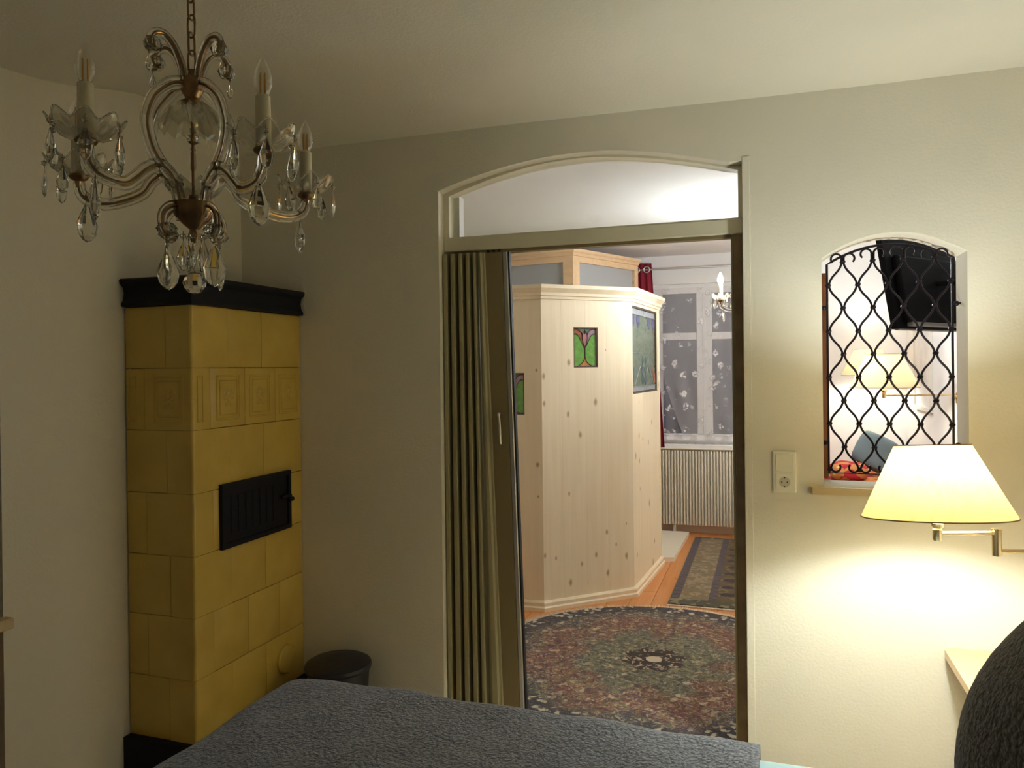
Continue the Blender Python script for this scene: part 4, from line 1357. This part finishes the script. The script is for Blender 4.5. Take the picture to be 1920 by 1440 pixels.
def big_panel(p, q, hole):
    fn = face_fn(p, q)
    s0, s1, z0, z1 = hole
    W, Hh = s1 - s0, z1 - z0
    T = lambda x, y: (s0 + x * W, z0 + y * Hh)
    fr = nb()
    add_prism(fr, [[T(0, 0), T(1, 0), T(1, 1), T(0, 1)], [T(.025, .02), T(.975, .02), T(.975, .98), T(.025, .98)]], fn, -.020, -.004)
    fo = tag(obj('stained_panel', fr, 'lead', cab), 'tall grey green glass panel with blue buds')
    def piece(name, outline, mat, dep=-.012):
        obj(name, prism([[T(*o) for o in outline]], fn, dep - .003, dep), mat, fo)
    piece('backing', [(.02, .02), (.98, .02), (.98, .98), (.02, .98)], 'lead', -.018)
    for i in range(2):
        a, b = (.03 + i * .475, .495 + i * .475)
        piece('pale_glass', [(a, .025), (b, .025), (b, .075), (a, .075)], 'sg_ice')
        piece('pale_glass', [(a, .915), (b, .915), (b, .975), (a, .975)], 'sg_ice')
    piece('field_glass', [(.03, .085), (.97, .085), (.97, .905), (.03, .905)], 'sg_sea', -.0135)
    for bx in (.09, .28, .72, .91):
        bud = arcpts([(bx, .76), (bx - .055, .82), (bx - .045, .89), (bx, .905), (bx + .045, .89), (bx + .055, .82), (bx, .76)])[:-1]
        piece('bud_glass', bud, 'sg_blue', -.011)
    for bx in (.45, .56):
        for zz, h_ in ((.09, .13), (.22, .11), (.33, .10)):
            w_ = .05 * (1 - zz)
            lf = arcpts([(bx, zz), (bx - w_, zz + h_ * .45), (bx, zz + h_), (bx + w_, zz + h_ * .45), (bx, zz)])[:-1]
            piece('leaf_glass', lf, 'sg_teal', -.011)
    piece('side_leaf_glass', arcpts([(.03, .20), (.12, .30), (.10, .14), (.03, .10)]), 'sg_teal', -.011)
    piece('side_leaf_glass', arcpts([(.97, .20), (.88, .32), (.90, .14), (.97, .10)]), 'sg_rust', -.011)
    lead = nb()
    def came(pts, r=.0026):
        add_tube(lead, [fn(*T(x, y), -.009) for x, y in pts], r, 5)
    came([(.03, .08), (.97, .08)]); came([(.03, .91), (.97, .91)])
    came([(.03, .47), (.44, .47)], .0016)
    came(arcpts([(.12, .09), (.30, .28), (.36, .30), (.42, .22)])); came(arcpts([(.88, .09), (.70, .28), (.64, .30), (.58, .22)]))
    obj('lead_came', lead, M['sg_ice'], fo)
big_panel(Bc, Cc, hole_rt)

# taller glazed partition behind the cabin
tp = thing('glazed_partition', (-1.5, 6.0, 0), 'tall pine partition with frosted panes behind the pine cabin', 'partition')
P0, P1, P2 = Vector((-2.58, 6.02)), Vector((-1.425, 5.80)), Vector((-1.05, 6.62))
def pbox(p, q, s0, s1, z0, z1, d0, d1, name, mat, bev=.003):
    fn = face_fn(p, q)
    obj(name, prism([[(s0, z0), (s1, z0), (s1, z1), (s0, z1)]], fn, d0, d1), mat, tp)
for p, q in ((P0, P1), (P1, P2)):
    Ln = (q - p).length
    s_post = .085
    pbox(p, q, 0, s_post if p is P1 else .07, 0, 2.40, -.05, 0, 'post', 'pine_top')
    pbox(p, q, Ln - (.085 if p is P0 else .05), Ln, 0, 2.40, -.05, 0, 'post', 'pine_top')
    pbox(p, q, .07, Ln - .05, 2.325, 2.40, -.049, -.001, 'rail', 'pine_top')
    pbox(p, q, .07, Ln - .05, 1.98, 2.04, -.049, -.001, 'rail', 'pine_top')
    pbox(p, q, .07, Ln - .05, 0, 1.98, -.045, -.012, 'lower_panel', 'pine')
    pbox(p, q, .075, Ln - .05, 2.035, 2.33, -.030, -.024, 'frosted_pane', 'frosted')
tc_prof = [(0, 2.37), (.010, 2.372), (.016, 2.39), (.030, 2.402), (.034, 2.422), (-.05, 2.422), (-.05, 2.37)]
obj('top_moulding', extrude_profile([tuple(P0), tuple(P1), tuple(P2)], tc_prof), 'pine_top', tp, smooth=.5)

# pale low step behind the cabin
stp = prism([[(-.765, 5.93), (-.69, 5.95), (-.667, 6.90), (-.93, 6.90), (-.93, 5.93)]], XY, 0, .032)
tag(obj('low_step', stp, 'radiator', None, loc=(-.8, 6.4, 0)), 'low cream step board on the floor beyond the pine cabin', 'step')

# ------------------------------------------------------------------ radiator
rad = thing('radiator', (-.45, 6.97, .0), 'cream ribbed radiator under the curtained window', 'radiator')
RX0, RX1 = -.935, .02
obj('body', box((RX0, 6.972, .075), (RX1, 6.99, .755)), 'radiator', rad)
fin = bmesh.new()
add_box(fin, (-.0075, -.011, .085), (.0075, .029, .745), .004, 2)
fme = mesh_of('fin', fin, 'radiator', .6)
x = RX0 + .016
while x < RX1 - .01:
    o = bpy.data.objects.new('fin', fme)
    COL.objects.link(o); o.parent = rad
    o.location = Vector((x, 6.943, 0)) - WL[rad.name]
    x += .0262
obj('top_grille', box((RX0, 6.93, .755), (RX1, 6.99, .767), .003), 'radiator', rad)
for xx in (-.8, -.1):
    obj('bracket', box((xx - .015, 6.99, .2), (xx + .015, YF - .002, .6)), 'radiator', rad)
    obj('foot', box((xx - .012, 6.958, 0), (xx + .012, 6.985, .075)), 'radiator', rad)

# ------------------------------------------------------------------ curtains
def cloth(x0, x1, z0, z1, y, folds, amp, nx=80, nz=24, edge=None, hem=0.0):
    bm = nb()
    g_ = []
    for i in range(nx + 1):
        t = i / nx
        row = []
        for j in range(nz + 1):
            s = j / nz
            zz = z1 + (z0 - z1) * s
            xa, xb = (x0, x1) if edge is None else edge(s)
            X = xa + (xb - xa) * t
            Y = y + amp * (0.35 + .65 * s) * math.sin(2 * PI * folds * t + .6 * math.sin(3 * s))
            if hem and j == nz: zz += hem * abs(math.sin(PI * t * 9))
            row.append(bm.verts.new((X, Y, zz)))
        g_.append(row)
    for i in range(nx):
        for j in range(nz):
            bm.faces.new((g_[i][j], g_[i + 1][j], g_[i + 1][j + 1], g_[i][j + 1]))
    return bm
tag(obj('lace_curtain', cloth(-.96, .0, .835, 2.20, 6.99, 7, .012), 'lace', None, smooth=3.14, loc=(-.48, 6.99, .835)), 'white floral lace curtain hanging across the dark window', 'curtain')
sh_edge = lambda s: (-.955 + .27 * max(0, (s - .25) / .75) ** 1.6, -.02)
tag(obj('sheer_curtain', cloth(0, 0, .80, 2.22, 6.955, 5, .012, edge=sh_edge, hem=.02), 'sheer', None, smooth=3.14, loc=(-.48, 6.955, .80)), 'plain white sheer curtain swept to one side over the lace', 'curtain')
rc_edge = lambda s: (-1.155 + .0 * s, -.975 + .10 * s)
rcb = cloth(0, 0, .775, 2.425, 6.915, 3.5, .022, nx=70, edge=rc_edge)
bmesh.ops.recalc_face_normals(rcb, faces=rcb.faces[:])
bmesh.ops.solidify(rcb, geom=rcb.faces[:], thickness=.003)
rct = thing('red_curtain', (-1.06, 6.915, .775), 'dark red eyelet curtain gathered beside the window', 'curtain')
obj('drape', rcb, 'redcurtain', rct, smooth=3.14)
for x in (-1.105, -1.015):
    ring = [(x + .026 * math.cos(a), 6.885, 2.365 + .026 * math.sin(a)) for a in [2 * PI * i / 20 for i in range(20)]]
    obj('eyelet', tube(ring, .006, 6, True), 'steel', rct, smooth=3.14)
rod = thing('curtain_rod', (-.45, 6.90, 2.365), 'thin grey curtain rod above the lace curtained window', 'curtain rod')
obj('rod', tube([(-1.20, 6.90, 2.365), (.15, 6.90, 2.365)], .008, 10), 'steel', rod, smooth=.9)
for x in (-1.18, .13):
    obj('bracket', tube([(x, 6.90, 2.365), (x, YF, 2.365)], .006, 8), 'steel', rod)
    fin_ = bmesh.new(); bmesh.ops.create_icosphere(fin_, subdivisions=2, radius=.014)
    bmesh.ops.transform(fin_, matrix=Matrix.Translation((-1.205 if x < 0 else .155, 6.90, 2.365)), verts=fin_.verts[:])
    obj('finial', fin_, 'steel', rod, smooth=3.14)

# ------------------------------------------------------------------ rugs
RC = Vector((-.56, 3.90))
rr = thing('round_rug', (RC.x, RC.y, 0), 'round oriental rug in muted reds and greens with pale fringe', 'rug')
obj('pile', lathe([(0, 0), (.862, 0), (.866, .006), (.860, .012), (0, .013)], 120, (RC.x, RC.y, 0)), 'round_rug', rr, smooth=.6)
fg = nb()
nf = 720
for i in range(nf):
    a = 2 * PI * i / nf + random.uniform(-.003, .003)
    L = random.uniform(.052, .068)
    da = random.uniform(-.008, .008)
    w_ = .0024
    r0, r1 = .858, .862 + L
    p = [(r0, a - w_, .010), (r0, a + w_, .010), (r1, a + da + w_, .003), (r1, a + da - w_, .003)]
    top = [fg.verts.new((RC.x + r * math.cos(t), RC.y + r * math.sin(t), z)) for r, t, z in p]
    bot = [fg.verts.new((RC.x + r * math.cos(t), RC.y + r * math.sin(t), .0005)) for r, t, z in p]
    fg.faces.new(top); fg.faces.new(bot[::-1])
    for k in range(4):
        fg.faces.new((top[k], bot[k], bot[(k + 1) % 4], top[(k + 1) % 4]))
tag(obj('fringe', fg, 'fringe', rr), kind='stuff')
rn = thing('runner_rug', (-.265, 5.84, 0), 'brown and navy patterned runner rug with dark medallions on the floorboards', 'rug')
obj('pile', box((-.61, 4.86, 0), (.14, 6.82, .010), .003), 'runner', rn)
fg = nb()
for e, y0 in ((-1, 4.862), (1, 6.818)):
    for i in range(150):
        x = -.608 + .746 * i / 149
        L = random.uniform(.018, .03)
        add_box(fg, (x - .0018, y0, .001), (x + .0018, y0 + e * L, .005))
tag(obj('fringe', fg, 'fringe', rn), kind='stuff')

# ------------------------------------------------------------------ television on the right wall of the next room
tv = thing('television', (.82, 4.47, 1.9), 'black flat television hung high beyond the arched hatch', 'television')
TVW, TVH, TVT = .74, .475, .05
p_bl = Vector((.607, 4.16, 1.672))
dirv = Vector((.60, .80, 0)).normalized()
face_n = Vector((-.80, .60, 0))
tilt = .17
upv = (Vector((0, 0, 1)) * math.cos(tilt) + face_n * math.sin(tilt)).normalized()
nrm = dirv.cross(upv).normalized()
if nrm.dot(face_n) < 0: nrm = -nrm
def tvbox(name, s0, s1, t0, t1, d0, d1, mat, bev=.004, par=tv):
    b = box((s0, d0, t0), (s1, d1, t1), bev, 2)
    mx = Matrix(((dirv.x, nrm.x, upv.x, p_bl.x), (dirv.y, nrm.y, upv.y, p_bl.y), (dirv.z, nrm.z, upv.z, p_bl.z), (0, 0, 0, 1)))
    bmesh.ops.transform(b, matrix=mx, verts=b.verts[:])
    return obj(name, b, mat, par)
tvbox('casing', 0, TVW, 0, TVH, 0, .03, 'tvblack')
tvbox('screen', .015, TVW - .015, .02, TVH - .015, .03, .033, 'screen', .001)
tvbox('rear_housing', .06, TVW - .06, .03, TVH - .1, -.035, 0, 'tvblack', .012)
tvbox('connector_strip', .10, TVW - .10, .012, .030, -.030, -.001, 'tvgrey', .002)
tvbox('lower_edge', .03, TVW - .03, -.004, .0, .004, .026, 'tvgrey', .001)
mc = p_bl + dirv * .40 + upv * .24 + nrm * (-.035)
obj('mount_arm', tube([tuple(mc), (1.02, mc.y - .05, mc.z), (RW2, mc.y - .05, mc.z)], .016, 10), 'tvblack', tv)

# ------------------------------------------------------------------ framed picture and daybed in the next room
pc = thing('framed_picture', (RW2, 6.3, 1.15), 'pale framed picture on the white wall under the television', 'picture')
pf = nb()
add_prism(pf, [[(6.0, 1.15), (6.62, 1.15), (6.62, 1.95), (6.0, 1.95)], [(6.03, 1.18), (6.59, 1.18), (6.59, 1.92), (6.03, 1.92)]], YZ, RW2 - .025, RW2 - .001)
obj('picture_frame', pf, 'frame_wood', pc)
obj('print', box((RW2 - .012, 6.03, 1.18), (RW2 - .002, 6.59, 1.92)), 'print', pc)
db = thing('daybed', (.62, 6.5, 0), 'daybed with red patterned cover beyond the arched hatch', 'daybed')
obj('base', box((.20, 5.95, .05), (1.08, 6.95, .36), .01), 'beech', db)
for x in (.25, 1.03):
    for y in (6.0, 6.9):
        obj('leg', box((x - .03, y - .03, 0), (x + .03, y + .03, .05)), 'beech', db)
obj('mattress', box((.20, 5.95, .36), (1.08, 6.95, .62), .05, 4), 'red_print', db, smooth=.8)
bl = superell((.575, 6.30, .690), (.135, .16, .068), (.6, .7), 32, 16, .06)
tag(obj('folded_throw', bl, 'red_print', None, smooth=3.14, loc=(.575, 6.30, .617)), 'folded red patterned throw lying on the daybed', 'throw')
cu = superell((0, 0, 0), (.165, .065, .135), (.9, .38), 40, 24, .02)
bmesh.ops.transform(cu, matrix=Matrix.Translation((.815, 6.62, .795)) @ Matrix.Rotation(.5, 4, 'Y') @ Matrix.Rotation(-.3, 4, 'X'), verts=cu.verts[:])
tag(obj('cushion', cu, 'cushion', None, smooth=3.14, loc=(.80, 6.62, .63)), 'blue grey cushion leaning on the daybed', 'cushion')
